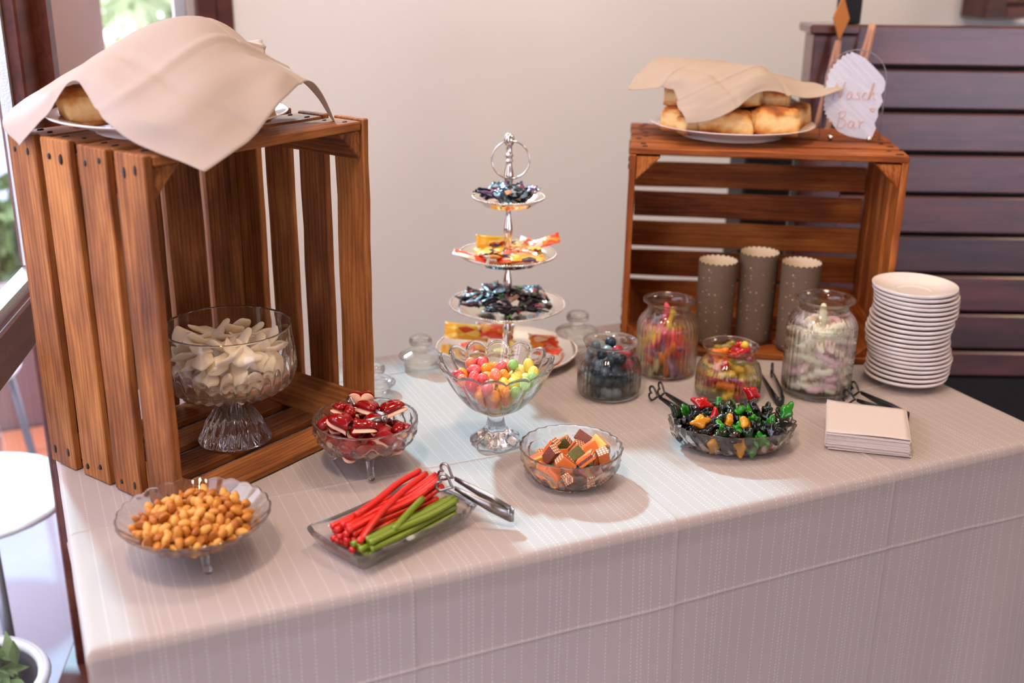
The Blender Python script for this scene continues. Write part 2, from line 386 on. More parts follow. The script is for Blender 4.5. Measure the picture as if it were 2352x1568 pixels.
tree((3.0, 8.6, -0.03), 0.9, 'darker green tree standing further back in the bright garden', 'leaf', 1.3, 4)
pt_ = thing('planter_box', 'long grey planter box with a leafy shrub beyond the terrace window', 'planter', (-0.10, 3.25, -0.03))
link('box', bbox_mesh('box', 1.0, 0.4, 0.34, 0.01, M['planter']), pt_, (0, 0, 0.17))
o = link('foliage', leaf_cloud(700, 0.45, 0.2, 0.22, 0.06, random.Random(5)).mesh('foliage', M['leaf'], False), pt_, (0, 0, 0.5)); o['kind'] = 'stuff'
pot = thing('flower_pot', 'round grey flower pot with a pale rim outside the glass', 'pot', (-0.205, 0.80, -0.03))
link('pot', mesh('pot', *lathe(smooth_prof([(0, 0), (0.09, 0), (0.12, 0.12), (0.14, 0.24), (0.128, 0.24), (0.11, 0.12), (0, 0.10)]), 40), M['planter']), pot)
link('rim', mesh('rim', *tube([(0.137 * math.cos(a * 0.157), 0.137 * math.sin(a * 0.157), 0.243) for a in range(40)], 0.012, 8, closed=True), M['white_lac']), pot)
o = link('foliage', leaf_cloud(260, 0.10, 0.10, 0.08, 0.025, random.Random(6)).mesh('foliage', M['leaf'], False), pot, (0, 0, 0.25)); o['kind'] = 'stuff'
def garden_chair(loc, rz, label):
    c = thing('garden_chair', label, 'chair', loc, rz, 'grey metal garden chairs on the terrace')
    link('seat', mesh('seat', *lathe(smooth_prof([(0, 0.43), (0.17, 0.43), (0.2, 0.44), (0.2, 0.452), (0.17, 0.455), (0, 0.452)], 3), 32), M['white_lac']), c)
    for a in (0.8, 2.34, 3.93, 5.5):
        p = [(0.17 * math.cos(a), 0.17 * math.sin(a), 0.435), (0.22 * math.cos(a), 0.22 * math.sin(a), 0)]
        link('leg', mesh('leg', *tube(p, 0.011), M['grey_metal']), c)
    arc = [(0.2 * math.cos(a), 0.2 * math.sin(a), 0.44 + 0.36 * math.sin((a - 0.6) / 1.94 * math.pi) ** 0.6) for a in [0.6 + 1.94 * i / 24 for i in range(25)]]
    link('back_frame', mesh('back_frame', *tube(arc, 0.01), M['grey_metal']), c)
    for a in (1.1, 1.57, 2.04):
        link('back_bar', mesh('back_bar', *tube([(0.2 * math.cos(a), 0.2 * math.sin(a), 0.44), (0.2 * math.cos(a), 0.2 * math.sin(a), 0.44 + 0.36 * math.sin((a - 0.6) / 1.94 * math.pi) ** 0.6)], 0.006), M['grey_metal']), c)
garden_chair((-0.17, 1.16, -0.03), 1.0, 'grey metal garden chair with white seat close outside the glass')
garden_chair((-0.25, 1.95, -0.03), 2.6, 'grey metal garden chair standing further out near the terracotta tiles')

# ------------------------------------------------------------------ slatted screen at the right with its post
E1 = Vector((0.910, -0.414, 0)); HN = Vector((0.414, 0.910, 0))
P0 = Vector((-0.00711791, -1.15620039, 0)) + HN * 2.5
SM = Matrix(((E1.x, HN.x, 0, P0.x), (E1.y, HN.y, 0, P0.y), (0, 0, 1, 0), (0, 0, 0, 1)))
scr = thing('slatted_screen', 'dark varnished wooden screen of wide horizontal boards behind the plates', 'screen'); scr.matrix_world = SM
def sbox(name, q0, q1, y0, y1, z0, z1, mat, parent, bev=0.0):
    return link(name, bbox_mesh(name, q1 - q0, y1 - y0, z1 - z0, bev, M[mat]), parent, ((q0 + q1) / 2, (y0 + y1) / 2, (z0 + z1) / 2))
for i in range(9):
    z1 = 1.344 - i * 0.0935; z0 = max(z1 - 0.0845, 0.535)
    bm_ = sbox('board', 0.735, 1.75, 0.0, 0.022, z0, z1, 'dark_board', scr, 0.004)
sbox('backing', 0.735, 1.75, 0.03, 0.036, 0.3, 1.33, 'black', scr)
sbox('gap_shade', 0.735, 1.75, -0.005, 0.026, 0.0, 0.531, 'black', scr)  # black sheet standing in for the shaded gap under the boards
sbox('post', 0.64, 0.735, -0.02, 0.06, 0.0, 1.325, 'dark_board', scr, 0.004)
sbox('post_cap', 0.628, 0.735, -0.032, 0.072, 1.325, 1.345, 'dark_board', scr, 0.004)
sbox('upright', 0.700, 0.742, 0.0, 0.05, 1.345, 2.1, 'black', scr, 0.002)
bx_ = thing('black_box', 'black box standing behind the low crate beside the dark post', 'box'); bx_.matrix_world = SM
sbox('body', 0.515, 0.622, -0.02, 0.16, 0.0, 1.165, 'black', bx_, 0.006)
sbox('lid', 0.51, 0.627, -0.025, 0.165, 1.165, 1.18, 'black', bx_, 0.004)
M['tag_wood'] = pmat('amber_wood', rgb(176, 108, 40), 0.5); M['ribbon'] = pmat('rose_ribbon', rgb(196, 146, 120), 0.7)
hg = thing('hanging_wood_tag', 'amber wooden diamond tag hanging with rose ribbons from the dark post', 'ornament'); hg.matrix_world = SM
dm = MB().add(([(0, -0.012, 0.045), (0.017, -0.012, 0), (0, -0.012, -0.045), (-0.017, -0.012, 0), (0.004, 0.012, 0.045), (0.021, 0.012, 0), (0.004, 0.012, -0.045), (-0.013, 0.012, 0)], [(3, 2, 1, 0), (4, 5, 6, 7), (0, 1, 5, 4), (1, 2, 6, 5), (2, 3, 7, 6), (3, 0, 4, 7)]))
link('tag', dm.mesh('tag', M['tag_wood'], False), hg, (0.683, -0.05, 1.36))
def ribbon(pts, w, th=0.0006, up=(0, 0, 1)):
    P = [Vector(p) for p in pts]; n = len(P); V = []; F = []
    ws = w if isinstance(w, (list, tuple)) else [w] * n; upv = Vector(up)
    for i in range(n):
        t = (P[min(i + 1, n - 1)] - P[max(i - 1, 0)]).normalized(); nn = t.cross(upv).normalized(); b = upv.normalized()
        for sx, sb in ((1, 1), (1, -1), (-1, -1), (-1, 1)): V.append(P[i] + b * (sb * ws[i] / 2) + nn * (sx * th / 2))
    for i in range(n - 1):
        for k in range(4): F.append((i * 4 + k, i * 4 + (k + 1) % 4, i * 4 + 4 + (k + 1) % 4, i * 4 + 4 + k))
    F.append((3, 2, 1, 0)); F.append(((n - 1) * 4, (n - 1) * 4 + 1, (n - 1) * 4 + 2, (n - 1) * 4 + 3)); return V, F
def bez(a, b, c, n=10): return [tuple(Vector(a) * (1 - t) ** 2 + Vector(b) * 2 * t * (1 - t) + Vector(c) * t * t for t in [i / n]) [0] for i in range(n + 1)]
for a, b, c in [((0.752, -0.045, 1.35), (0.745, -0.05, 1.27), (0.668, -0.05, 1.10)), ((0.756, -0.048, 1.35), (0.752, -0.05, 1.26), (0.715, -0.05, 1.12)), ((0.683, -0.052, 1.315), (0.672, -0.05, 1.25), (0.655, -0.05, 1.12)), ((0.685, -0.054, 1.315), (0.688, -0.05, 1.24), (0.682, -0.05, 1.11))]:
    link('ribbon', mesh('ribbon', *ribbon(bez(a, b, c), 0.010, 0.001, (1, 0, 0)), M['ribbon']), hg)
wc = thing('wall_cabinet', 'dark wooden framed cabinet high on the white wall above the screen', 'cabinet')
for nm, lo, hi in [('frame_side', (2.78, 1.50, 1.295), (2.87, 1.6, 2.1)), ('frame_side', (3.70, 1.50, 1.295), (3.79, 1.6, 2.1)), ('frame_rail', (2.87, 1.50, 1.295), (3.70, 1.6, 1.33)), ('frame_rail', (2.87, 1.50, 2.04), (3.70, 1.6, 2.1))]:
    box_obj(nm, lo, hi, M['dark_board'], wc, 0.004)
for i in range(7): box_obj('slat', (2.87, 1.54, 1.335 + i * 0.1), (3.70, 1.58, 1.425 + i * 0.1), M['dark_board'], wc, 0.004)
box_obj('light_strip', (2.93, 1.49, 1.280), (3.79, 1.53, 1.294), M['white_lac'], wc)

# ------------------------------------------------------------------ table and cloth
TW, TD = 1.513, 0.786
tb = thing('banquet_table', 'long wooden banquet table hidden under the striped white cloth', 'table', (TW / 2, TD / 2, 0))
link('tabletop', bbox_mesh('tabletop', TW - 0.006, TD - 0.006, 0.041, 0.004, M['table_wood']), tb, (0, 0, TZ - 0.0225))
for sx in (-1, 1):
    for sy in (-1, 1): link('leg', bbox_mesh('leg', 0.05, 0.05, TZ - 0.045, 0.003, M['table_wood']), tb, (sx * (TW / 2 - 0.08), sy * (TD / 2 - 0.08), (TZ - 0.045) / 2))
def grid_lines(lo, hi, creases, step=0.012, extra=()):
    s = set(round(lo + (hi - lo) * i / int((hi - lo) / step), 4) for i in range(int((hi - lo) / step) + 1))
    for c in creases:
        for d in (-0.006, -0.004, -0.0025, -0.0012, 0, 0.0012, 0.0025, 0.004, 0.006): s.add(round(c + d, 4))
    for e in extra: s.add(round(e, 4))
    return sorted(s)
DROP = 0.66; R_ = 0.011
XC = (0.387, 0.777, 1.166); YC = (0.287, 0.677, -0.128, -0.518)
rx_ = [k * R_ * 0.25 * math.pi / 2 for k in range(-4, 12)]
gx = grid_lines(-0.10, TW + 0.35, XC, 0.013, [r - 0.01 for r in rx_] + [TW + 0.01 - r for r in rx_])
gy = grid_lines(-DROP, TD + 0.09, YC, 0.013, [r - 0.01 for r in rx_] + [TD + 0.01 - r for r in rx_])
def edge(s, w):
    """arc position -> (coordinate along the table, drop)"""
    if s < R_: o = R_ - s; sg = -1; base = 0.0
    elif s > w - R_: o = s - (w - R_); sg = 1; base = w
    else: return s, 0.0, 0
    a = o / R_
    if a < math.pi / 2: return (base + sg * (-R_ + R_ * math.sin(a))), R_ * (1 - math.cos(a)), sg
    return base, R_ + (o - R_ * math.pi / 2), sg
V = []; UV = []
def gsn(d, w): return math.exp(-(d / w) ** 2)
for t in gy:
    for s in gx:
        x, dx, sx = edge(s, TW); y, dy, sy = edge(t, TD)
        z = TZ - max(dx, dy); mn = min(dx, dy)
        if mn > 0: x += sx * mn * (0.02 if sx < 0 else 0.3); y += sy * mn * (0.3 if sx > 0 else 0.12); z += mn * 0.05
        dr = max(dx, dy)
        amp = max(0.0, dr - 0.05) * 0.035
        wob = amp * (math.sin(s * 9.0 + 0.7) + 0.6 * math.sin(s * 17 + 2)) if dy >= dx else amp * (math.sin(t * 10) + 0.5 * math.sin(t * 19 + 1))
        cr = sum(0.0013 * gsn(s - c, 0.0022) for c in XC) + sum(0.0016 * gsn(t - c, 0.0022) for c in YC)
        cr -= sum(0.002 * gsn(s - c - 0.014, 0.012) for c in XC) * min(1, dr * 8)
        cr += 0.0006 * noise.noise(Vector((s * 9, t * 9, 0)))
        if dr > 0.012: 
            if dy >= dx: y += sy * (abs(wob) * 0.5 + wob * 0.5 + cr * 0.8 + 0.0015)
            else: x += sx * (cr + 0.0015 - 0.5 * abs(wob) - (0.05 * dr if sx < 0 else 0))
        else: z += cr
        V.append((x, y, z)); UV.append((s, t))
nx, ny = len(gx), len(gy)
F = [(j * nx + i, j * nx + i + 1, (j + 1) * nx + i + 1, (j + 1) * nx + i) for j in range(ny - 1) for i in range(nx - 1)]
me = mesh('tablecloth', V, F, M['tablecloth'])
uvl = me.uv_layers.new(name='UVMap'); li = np.zeros(len(me.loops), np.int32); me.loops.foreach_get('vertex_index', li)
uvl.data.foreach_set('uv', np.array(UV, np.float32)[li].ravel())
tag(link('tablecloth', me), 'white tablecloth with stitched dashed stripes hanging over the long table', 'tablecloth')

# ------------------------------------------------------------------ wooden crates
def crate(name, label, origin, rz, w, d, h, wm, vertical_back, nback, over, seed):
    r = random.Random(seed); c = thing(name, label, 'crate', origin, rz); t = 0.012
    mats = M[wm]
    def board(L_, W_, loc, R3, nm='slat', nails=None):
        me = bbox_mesh(nm, L_ + r.uniform(-0.003, 0.001), W_ + r.uniform(-0.003, 0.003), t * r.uniform(0.85, 1.1), 0.0018, mats, 1, 0.0016, r, 7)
        o = link(nm, me, c, mtx=T(*loc) @ R3.to_4x4() @ Matrix.Rotation(r.uniform(-0.006, 0.006), 4, 'Z'))
        for s in (-1, 1) if nails else ():
            for k in (-1, 1):
                link('nail', nail_me, o, mtx=T(s * (L_ / 2 - r.uniform(0.016, 0.03)), k * W_ * r.uniform(0.18, 0.3), nails * (t / 2 + 0.0005)) @ Matrix.Scale(r.uniform(1.2, 2.6), 4, (1, 0, 0)))
        return o
    nail_me = mesh('nail', *lathe([(0, -0.001), (0.0032, -0.001), (0.0026, 0.0012), (0, 0.0014)], 8), M['nail'])
    I3 = Matrix.Identity(3)
    side = Matrix(((0, 0, -1), (0, 1, 0), (1, 0, 0)))          # long axis up, face outwards
    bv = Matrix(((0, 1, 0), (0, 0, 1), (1, 0, 0))); bh = Matrix(((1, 0, 0), (0, 0, -1), (0, 1, 0)))
    n = 4; gap = 0.019; bw_ = (d - gap * (n - 1)) / n
    hs = h - (2 * t if over else 0)
    for i in range(n):
        y = bw_ / 2 + i * (bw_ + gap)
        board(hs, bw_, (t / 2, y, h / 2), side, nails=1)
        board(hs, bw_, (w - t / 2, y, h / 2), side, nails=-1)
        wl = w if over else w - 2 * t - 0.002
        board(wl, bw_, (w / 2, y, h - t / 2 - (0 if over else 0.003)), I3, nails=1)
        board(wl, bw_ - 0.004, (w / 2, y, t / 2), I3)
    if vertical_back:
        g2 = 0.011; b2 = (w - 2 * t - g2 * (nback - 1)) / nback
        for i in range(nback): board(h - 2 * t - 0.004, b2, (t + b2 / 2 + i * (b2 + g2), d - t / 2, h / 2), bv)
    else:
        g2 = 0.011; b2 = (h - 2 * t - g2 * (nback - 1)) / nback
        for i in range(nback): board(w - 2 * t - 0.002, b2, (w / 2, d - t / 2 - 0.001, t + b2 / 2 + i * (b2 + g2)), bh)
    a = 0.046
    for sx in (0, 1):
        for sz in (0, 1):
            x0 = t if sx == 0 else w - t; z0 = t if sz == 0 else h - t - 0.004; dx = a if sx == 0 else -a; dz = a if sz == 0 else -a
            V = []
            for y in (0.004, d - t - 0.002): V += [(x0, y, z0), (x0 + dx, y, z0), (x0, y, z0 + dz)]
            F = [(0, 1, 2), (5, 4, 3), (0, 3, 4, 1), (1, 4, 5, 2), (2, 5, 3, 0)]
            bm = bmesh.new(); bv_ = [bm.verts.new(v) for v in V]
            for f in F: bm.faces.new([bv_[i] for i in f])
            bmesh.ops.recalc_face_normals(bm, faces=bm.faces); bmesh.ops.bevel(bm, geom=bm.edges[:], offset=0.002, segments=1, affect='EDGES')
            me = bpy.data.meshes.new('corner_post'); bm.to_mesh(me); bm.free(); finish(me, mats, False)
            for vv in me.vertices: vv.co = Vector((vv.co.y, -vv.co.x, vv.co.z))            # grain along the post
            link('corner_post', me, c, mtx=Matrix(((0, -1, 0, 0), (1, 0, 0, 0), (0, 0, 1, 0), (0, 0, 0, 1))))
    return c
CL = Vector((0.143, 0.273, TZ + 0.0015)); CLA = math.radians(29.7)
CR = Vector((1.032, 0.617, TZ + 0.0015)); CRA = math.radians(-30.4)
crate('wooden_crate', 'tall aged brown fruit crate standing on end under the covered cake plate', CL, CLA, 0.40, 0.30, 0.50, 'crate_old', True, 5, False, 11)
crate('wooden_crate', 'honey brown fruit crate lying on its long side behind the jars', CR, CRA, 0.50, 0.30, 0.40, 'crate_honey', False, 6, True, 12)
# ------------------------------------------------------------------ glassware
Z0 = TZ + 0.0022
def shell(outer, inner, sub=4): return smooth_prof(outer, sub) + smooth_prof(inner, sub)
def feet(t, r, h, ang0, mat, w=0.006):
    for k in range(3):
        a = ang0 + k * 2.094
        c, s = math.cos(a), math.sin(a)
        p = [(r * 0.72 * c, r * 0.72 * s, h + 0.010), (r * 0.95 * c, r * 0.95 * s, h * 0.75), (r * 1.0 * c, r * 1.0 * s, h * 0.4), (r * 1.1 * c, r * 1.1 * s, 0.0055), (r * 1.22 * c, r * 1.22 * s, 0.008)]
        pp = smooth_prof  # noqa
        P = [Vector(q) for q in p]; path = []
        for i in range(4):
            for q in range(4): path.append(P[i].lerp(P[i + 1], q / 4))
        path.append(P[-1])
        rad = [w * (1.25 - 0.5 * math.sin(i / 16 * math.pi)) * 0.95 for i in range(17)]
        rad = [min(x, 0.0055) if i > 10 else x for i, x in enumerate(rad)]
        link('foot', mesh('foot', *tube(path, rad, 10), mat), t)

# -- scalloped footed bowl of peanuts
PB = Vector((0.150, 0.160, Z0))
t = thing('glass_bowl', 'scalloped clear glass bowl on three scroll feet filled with peanuts', 'bowl', PB)
def f_pea(r, z, a, i):
    k = max(0, (r - 0.055) / 0.04)
    return r * (1 + 0.018 * k * abs(math.sin(13 * a)) ** 0.8), z + 0.003 * k * (abs(math.sin(13 * a)) - 0.5)
link('body', mesh('body', *lathe(shell([(0, 0.018), (0.03, 0.018), (0.048, 0.024), (0.072, 0.040), (0.090, 0.056), (0.0955, 0.062), (0.094, 0.0645)], [(0.0925, 0.063), (0.087, 0.058), (0.069, 0.043), (0.045, 0.0275), (0.028, 0.022), (0, 0.022)]), 144, f_pea), M['crystal']), t)
feet(t, 0.045, 0.02, 0.6, M['crystal'])
# -- footed bowl of hearts
RB = Vector((0.430, 0.331, Z0))
t = thing('glass_bowl', 'cut crystal bowl on three feet filled with red heart sweets', 'bowl', RB)
def f_cut(r, z, a, i):
    k = math.sin(min(1, max(0, (z - 0.02) / 0.055)) * math.pi)
    lines = abs(math.sin(9 * a + z * 130)) ** 6 + abs(math.sin(9 * a - z * 130)) ** 6
    rim = 0.012 * max(0, (z - 0.07) / 0.01) * abs(math.sin(18 * a)) * (1 if r > 0.072 else 0)
    return r * (1 - (0.05 * k * lines if i < 24 else 0) + rim * 0.5), z
link('body', mesh('body', *lathe(shell([(0, 0.024), (0.03, 0.023), (0.046, 0.027), (0.064, 0.037), (0.076, 0.052), (0.0795, 0.066), (0.0785, 0.0785)], [(0.0755, 0.0785), (0.075, 0.066), (0.071, 0.054), (0.060, 0.042), (0.042, 0.032), (0.025, 0.029), (0, 0.029)]), 180, f_cut), M['crystal']), t)
feet(t, 0.05, 0.026, -1.75, M['crystal'], 0.007)
# -- tulip compote
JB = Vector((0.6435, 0.3304, Z0))
t = thing('glass_compote', 'petal-edged clear glass compote on a flared stem filled with candy eggs', 'compote', JB)
def f_tul(r, z, a, i):
    k = min(1, max(0, (z - 0.056) / 0.06)); s = abs(math.sin(7 * a)) ** 0.7
    return r * (1 + 0.10 * k * (s - 0.55)), z + 0.011 * max(0, (z - 0.10) / 0.035) * (s - 0.5)
link('bowl', mesh('bowl', *lathe(shell([(0, 0.054), (0.014, 0.054), (0.030, 0.058), (0.050, 0.072), (0.066, 0.095), (0.079, 0.118), (0.0885, 0.134), (0.087, 0.1365)], [(0.083, 0.1335), (0.0745, 0.118), (0.061, 0.097), (0.045, 0.077), (0.026, 0.065), (0, 0.0625)]), 168, f_tul), M['crystal']), t)
def f_oct(r, z, a, i):
    k = min(1, max(0, (0.04 - z) / 0.03)); return r * (1 + 0.07 * k * math.cos(7 * a)), z + 0.003 * k * max(0, math.cos(7 * a)) * (1 if 0.004 < z < 0.02 else 0)
link('stem', mesh('stem', *lathe(smooth_prof([(0, 0.0), (0.034, 0.0), (0.0385, 0.004), (0.035, 0.010), (0.024, 0.017), (0.0165, 0.030), (0.0135, 0.042), (0.0135, 0.050), (0.018, 0.0535), (0, 0.0538)], 4), 84, f_oct), M['crystal']), t)
# -- shallow bowl of striped bricks
SB = Vector((0.6975, 0.1743, Z0))
t = thing('glass_bowl', 'low round cut glass bowl filled with striped sugared candy bricks', 'bowl', SB)
def f_arc(r, z, a, i):
    if i > 24: return r, z
    k = math.sin(min(1, max(0, z / 0.05)) * math.pi)
    q = math.sqrt((((a * 8 / math.pi) % 2) - 1) ** 2 + ((z - 0.018) / 0.018) ** 2)
    ringv = math.exp(-((q - 0.8) / 0.13) ** 2)
    rim = 0.012 * max(0, (z - 0.042) / 0.009) * math.cos(24 * a)
    return r * (1 + 0.055 * k * ringv + rim), z
link('body', mesh('body', *lathe(shell([(0, 0.0), (0.046, 0.0), (0.056, 0.004), (0.066, 0.018), (0.073, 0.036), (0.0765, 0.050), (0.0755, 0.0525)], [(0.0735, 0.0515), (0.0695, 0.037), (0.062, 0.02), (0.051, 0.0085), (0.03, 0.006), (0, 0.006)]), 192, f_arc), M['crystal']), t)
# -- oval dish of gummies
GB = Vector((0.987, 0.179, Z0)); GRZ = math.radians(-25.0); GOV = 0.70
t = thing('glass_dish', 'oval cut crystal dish heaped with dark red green and amber gummies', 'dish', GB, GRZ)
def f_oval(r, z, a, i):
    k = math.sin(min(1, max(0, z / 0.034)) * math.pi)
    tw = abs(math.sin(14 * a + (z * 60 if i < 22 else 0))) ** 1.5
    return r * (1 + (0.085 * k * (tw - 0.4) if i < 22 else 0) + 0.01 * max(0, (z - 0.03) / 0.007) * math.cos(28 * a)), z + (0.003 * abs(math.sin(14 * a)) if z < 0.004 and r > 0.04 and i < 22 else 0)
Vg, Fg = lathe(shell([(0, 0.001), (0.05, 0.0), (0.074, 0.003), (0.087, 0.012), (0.096, 0.028), (0.1005, 0.041), (0.0995, 0.043)], [(0.0975, 0.042), (0.092, 0.0285), (0.083, 0.0145), (0.070, 0.007), (0.03, 0.005), (0, 0.005)]), 168, f_oval)
link('body', mesh('body', [(x, y * GOV, z) for x, y, z in Vg], Fg, M['crystal']), t)
# -- tall compote inside the crate
MBW = Vector((0.2610, 0.476, TZ + 0.0150))
t = thing('glass_compote', 'tall cut crystal compote inside the upright crate filled with white foam sweets', 'compote', MBW)
def f_mb(r, z, a, i):
    if i > 28: return r, z
    k = max(0, min(1, (0.150 - z) / 0.035)); p = abs(math.sin(15 * a)) ** 1.3
    return r * (1 + 0.07 * k * (p - 0.5)), z + 0.007 * max(0, min(1, (0.105 - z) / 0.02)) * (0.5 - p)
link('bowl', mesh('bowl', *lathe(shell([(0, 0.079), (0.02, 0.079), (0.045, 0.082), (0.078, 0.090), (0.094, 0.104), (0.0995, 0.125), (0.099, 0.150), (0.0962, 0.172), (0.0955, 0.188)], [(0.0935, 0.188), (0.0942, 0.172), (0.096, 0.150), (0.0955, 0.127), (0.089, 0.109), (0.072, 0.096), (0.04, 0.0895), (0, 0.088)]), 180, f_mb), M['crystal']), t)
def f_ms(r, z, a, i):
    k = math.sin(min(1, max(0, z / 0.075)) * math.pi)
    return r * (1 + 0.11 * k * (abs(math.sin(9 * a + z * 45)) * abs(math.sin(9 * a - z * 45)) - 0.3)), z
link('stem', mesh('stem', *lathe(smooth_prof([(0, 0.003), (0.046, 0.0), (0.0555, 0.001), (0.0555, 0.004), (0.050, 0.014), (0.042, 0.028), (0.032, 0.045), (0.0255, 0.062), (0.0235, 0.074), (0.024, 0.0785), (0, 0.0788)], 4), 144, f_ms), M['crystal']), t)
# -- licorice tray
TRC = Vector((0.4015, 0.1125, Z0)); TRA = math.radians(22.5)
t = thing('glass_tray', 'rectangular pressed glass tray holding red and green licorice sticks', 'tray', TRC, TRA)
def rrect(hx, hy, r, n=6):
    out = []
    for cx, cy, a0 in ((hx - r, hy - r, 0), (-hx + r, hy - r, 90), (-hx + r, -hy + r, 180), (hx - r, -hy + r, 270)):
        for k in range(n + 1):
            a = math.radians(a0 + 90 * k / n); out.append((cx + r * math.cos(a), cy + r * math.sin(a)))
    return out
def densify(P, m_=5): return [tuple(Vector(P[i]).lerp(Vector(P[(i + 1) % len(P)]), k / m_)) for i in range(len(P)) for k in range(m_)]
rings = [(0.080, 0.036, 0.0), (0.092, 0.046, 0.004), (0.099, 0.053, 0.018), (0.1035, 0.0575, 0.029), (0.102, 0.056, 0.0305), (0.0965, 0.051, 0.018), (0.089, 0.0435, 0.0085), (0.075, 0.03, 0.006)]
V = []; F = []
for j, (hx, hy, z) in enumerate(rings):
    for k, q in enumerate(densify(rrect(hx, hy, 0.010))):
        m_ = 1 + (0.014 * abs(math.sin(k * 0.45)) if 1 <= j <= 3 else 0)
        V.append((q[0] * m_, q[1] * m_, z + (0.0015 * math.sin(k * 0.9) if j in (3, 4) else 0)))
nr = len(V) // len(rings)
for j in range(len(rings) - 1):
    for k in range(nr): F.append((j * nr + k, j * nr + (k + 1) % nr, (j + 1) * nr + (k + 1) % nr, (j + 1) * nr + k))
F.append(tuple(range(nr))[::-1]); F.append(tuple((len(rings) - 1) * nr + k for k in range(nr)))
link('body', mesh('body', V, F, M['crystal']), t)

# -- four ribbed sweet jars
def jar(loc, H, rb, label, ribs=36):
    t = thing('glass_jar', label, 'jar', loc)
    neck = H - 0.022
    out = [(0, 0.002), (rb * 0.8, 0.0), (rb * 0.95, 0.002), (rb, 0.010), (rb, 0.020), (rb, neck - 0.036), (rb * 0.985, neck - 0.024), (rb * 0.9, neck - 0.012), (rb * 0.74, neck), (rb * 0.70, neck + 0.007), (rb * 0.76, neck + 0.015), (rb * 0.86, H - 0.003), (rb * 0.87, H)]
    inn = [(rb * 0.84, H - 0.001), (rb * 0.73, neck + 0.015), (rb * 0.665, neck + 0.007), (rb * 0.70, neck - 0.001), (rb * 0.86, neck - 0.014), (rb * 0.94, neck - 0.026), (rb * 0.952, neck - 0.038), (rb * 0.952, 0.012), (rb * 0.9, 0.0055), (0, 0.005)]
    no = (len(out) - 1) * 4 + 1
    def f(r, z, a, i):
        k = min(1, max(0, (z - 0.006) / 0.012)) * min(1, max(0, (neck - 0.002 - z) / 0.02))
        return r * (1 + 0.020 * k * (math.cos(ribs * a) if i < no else 0)), z
    link('body', mesh('body', *lathe(shell(out, inn), ribs * 6, f), M['jar_glass']), t)
    def inner(z): return float(np.interp(z, [0.005, 0.012, neck - 0.038, neck - 0.026, neck - 0.014, neck - 0.001, H], [rb * 0.88, rb * 0.935, rb * 0.935, rb * 0.92, rb * 0.84, rb * 0.68, rb * 0.66]))
    return t, inner
JA = Vector((0.913, 0.447, Z0)); JBp = Vector((1.062, 0.499, Z0)); JC = Vector((1.100, 0.353, Z0)); JD = Vector((1.262, 0.313, Z0))
_, inA = jar(JA, 0.098, 0.0555, 'low ribbed glass jar of blue-black berry gummies behind the compote')
_, inB = jar(JBp, 0.140, 0.0555, 'ribbed glass jar of pink and yellow sour strips before the crate')
_, inC = jar(JC, 0.0955, 0.0565, 'low ribbed glass jar of yellow and red worm gummies')
_, inD = jar(JD, 0.1745, 0.0600, 'tallest ribbed glass jar filled with pastel foam rings and bars')
for loc, lab, s in [((0.6494, 0.6974), 'clear glass jar lid with round knob lying beside the tiered stand', 1.0), ((0.985, 0.7088), 'clear glass jar lid with round knob behind the blue-black jar near the low crate', 1.05), ((0.5301, 0.6062), 'clear glass jar lid half hidden behind the tall upright crate', 0.9), ((0.952, 0.572), 'clear glass jar lid hidden close behind the blue-black berry jar', 0.9)]:
    t = thing('jar_lid', lab, 'lid', (loc[0], loc[1], Z0)); t.scale = (s, s, s)
    link('plug', mesh('plug', *lathe(smooth_prof([(0, 0.0), (0.029, 0.0), (0.031, 0.003), (0.031, 0.012), (0.035, 0.014), (0.041, 0.017), (0.041, 0.021), (0.036, 0.024), (0.022, 0.030), (0.012, 0.034), (0.010, 0.0365), (0, 0.037)], 4), 48), M['jar_glass']), t)
    link('knob', mesh('knob', *lathe(smooth_prof([(0, 0.0372), (0.011, 0.037), (0.019, 0.040), (0.0215, 0.046), (0.021, 0.052), (0.017, 0.057), (0.008, 0.059), (0, 0.0592)], 4), 40), M['jar_glass']), t)

# ------------------------------------------------------------------ tiered stand
SP = Vector((0.817, 0.678, Z0))
t = thing('tiered_stand', 'four tier polished silver stand with beaded plates and ring handle', 'cake stand', SP)
def plate_prof(R, z): return smooth_prof([(0, z), (R * 0.62, z), (R * 0.74, z + 0.003), (R * 0.86, z + 0.010), (R * 0.97, z + 0.0135), (R, z + 0.0145), (R * 0.995, z + 0.0165), (R * 0.95, z + 0.0155), (R * 0.84, z + 0.012), (R * 0.73, z + 0.005), (R * 0.6, z + 0.002), (0, z + 0.002)], 3)
bead = ICO[1]
TIERS = [(0.1355, 0.002), (0.109, 0.092), (0.0905, 0.190), (0.0662, 0.2965)]
for R, z in TIERS:
    pl = link('plate', mesh('plate', *lathe(plate_prof(R, z), 72), M['silver']), t)
    mb = MB(); nb = int(2 * math.pi * R / 0.0049)
    for k in range(nb):
        a = 2 * math.pi * k / nb; mb.add(([v * 0.0021 for v in bead[0]], bead[1]), T(R * 0.992 * math.cos(a), R * 0.992 * math.sin(a), z + 0.0165))
    o = link('beaded_rim', mb.mesh('beaded_rim', M['silver']), pl); o['kind'] = 'stuff'
def baluster(z0, z1):
    h = z1 - z0; return smooth_prof([(0, z0), (0.010, z0), (0.0095, z0 + 0.004), (0.0055, z0 + 0.008), (0.0058, z0 + h * 0.25), (0.0082, z0 + h * 0.52), (0.0078, z0 + h * 0.62), (0.0048, z0 + h * 0.8), (0.0046, z0 + h * 0.9), (0.008, z1 - 0.004), (0.009, z1), (0, z1)], 4)
for a, b in ((0.004, 0.092), (0.094, 0.190), (0.192, 0.2965)): link('column', mesh('column', *lathe(baluster(a, b), 24), M['silver']), t)
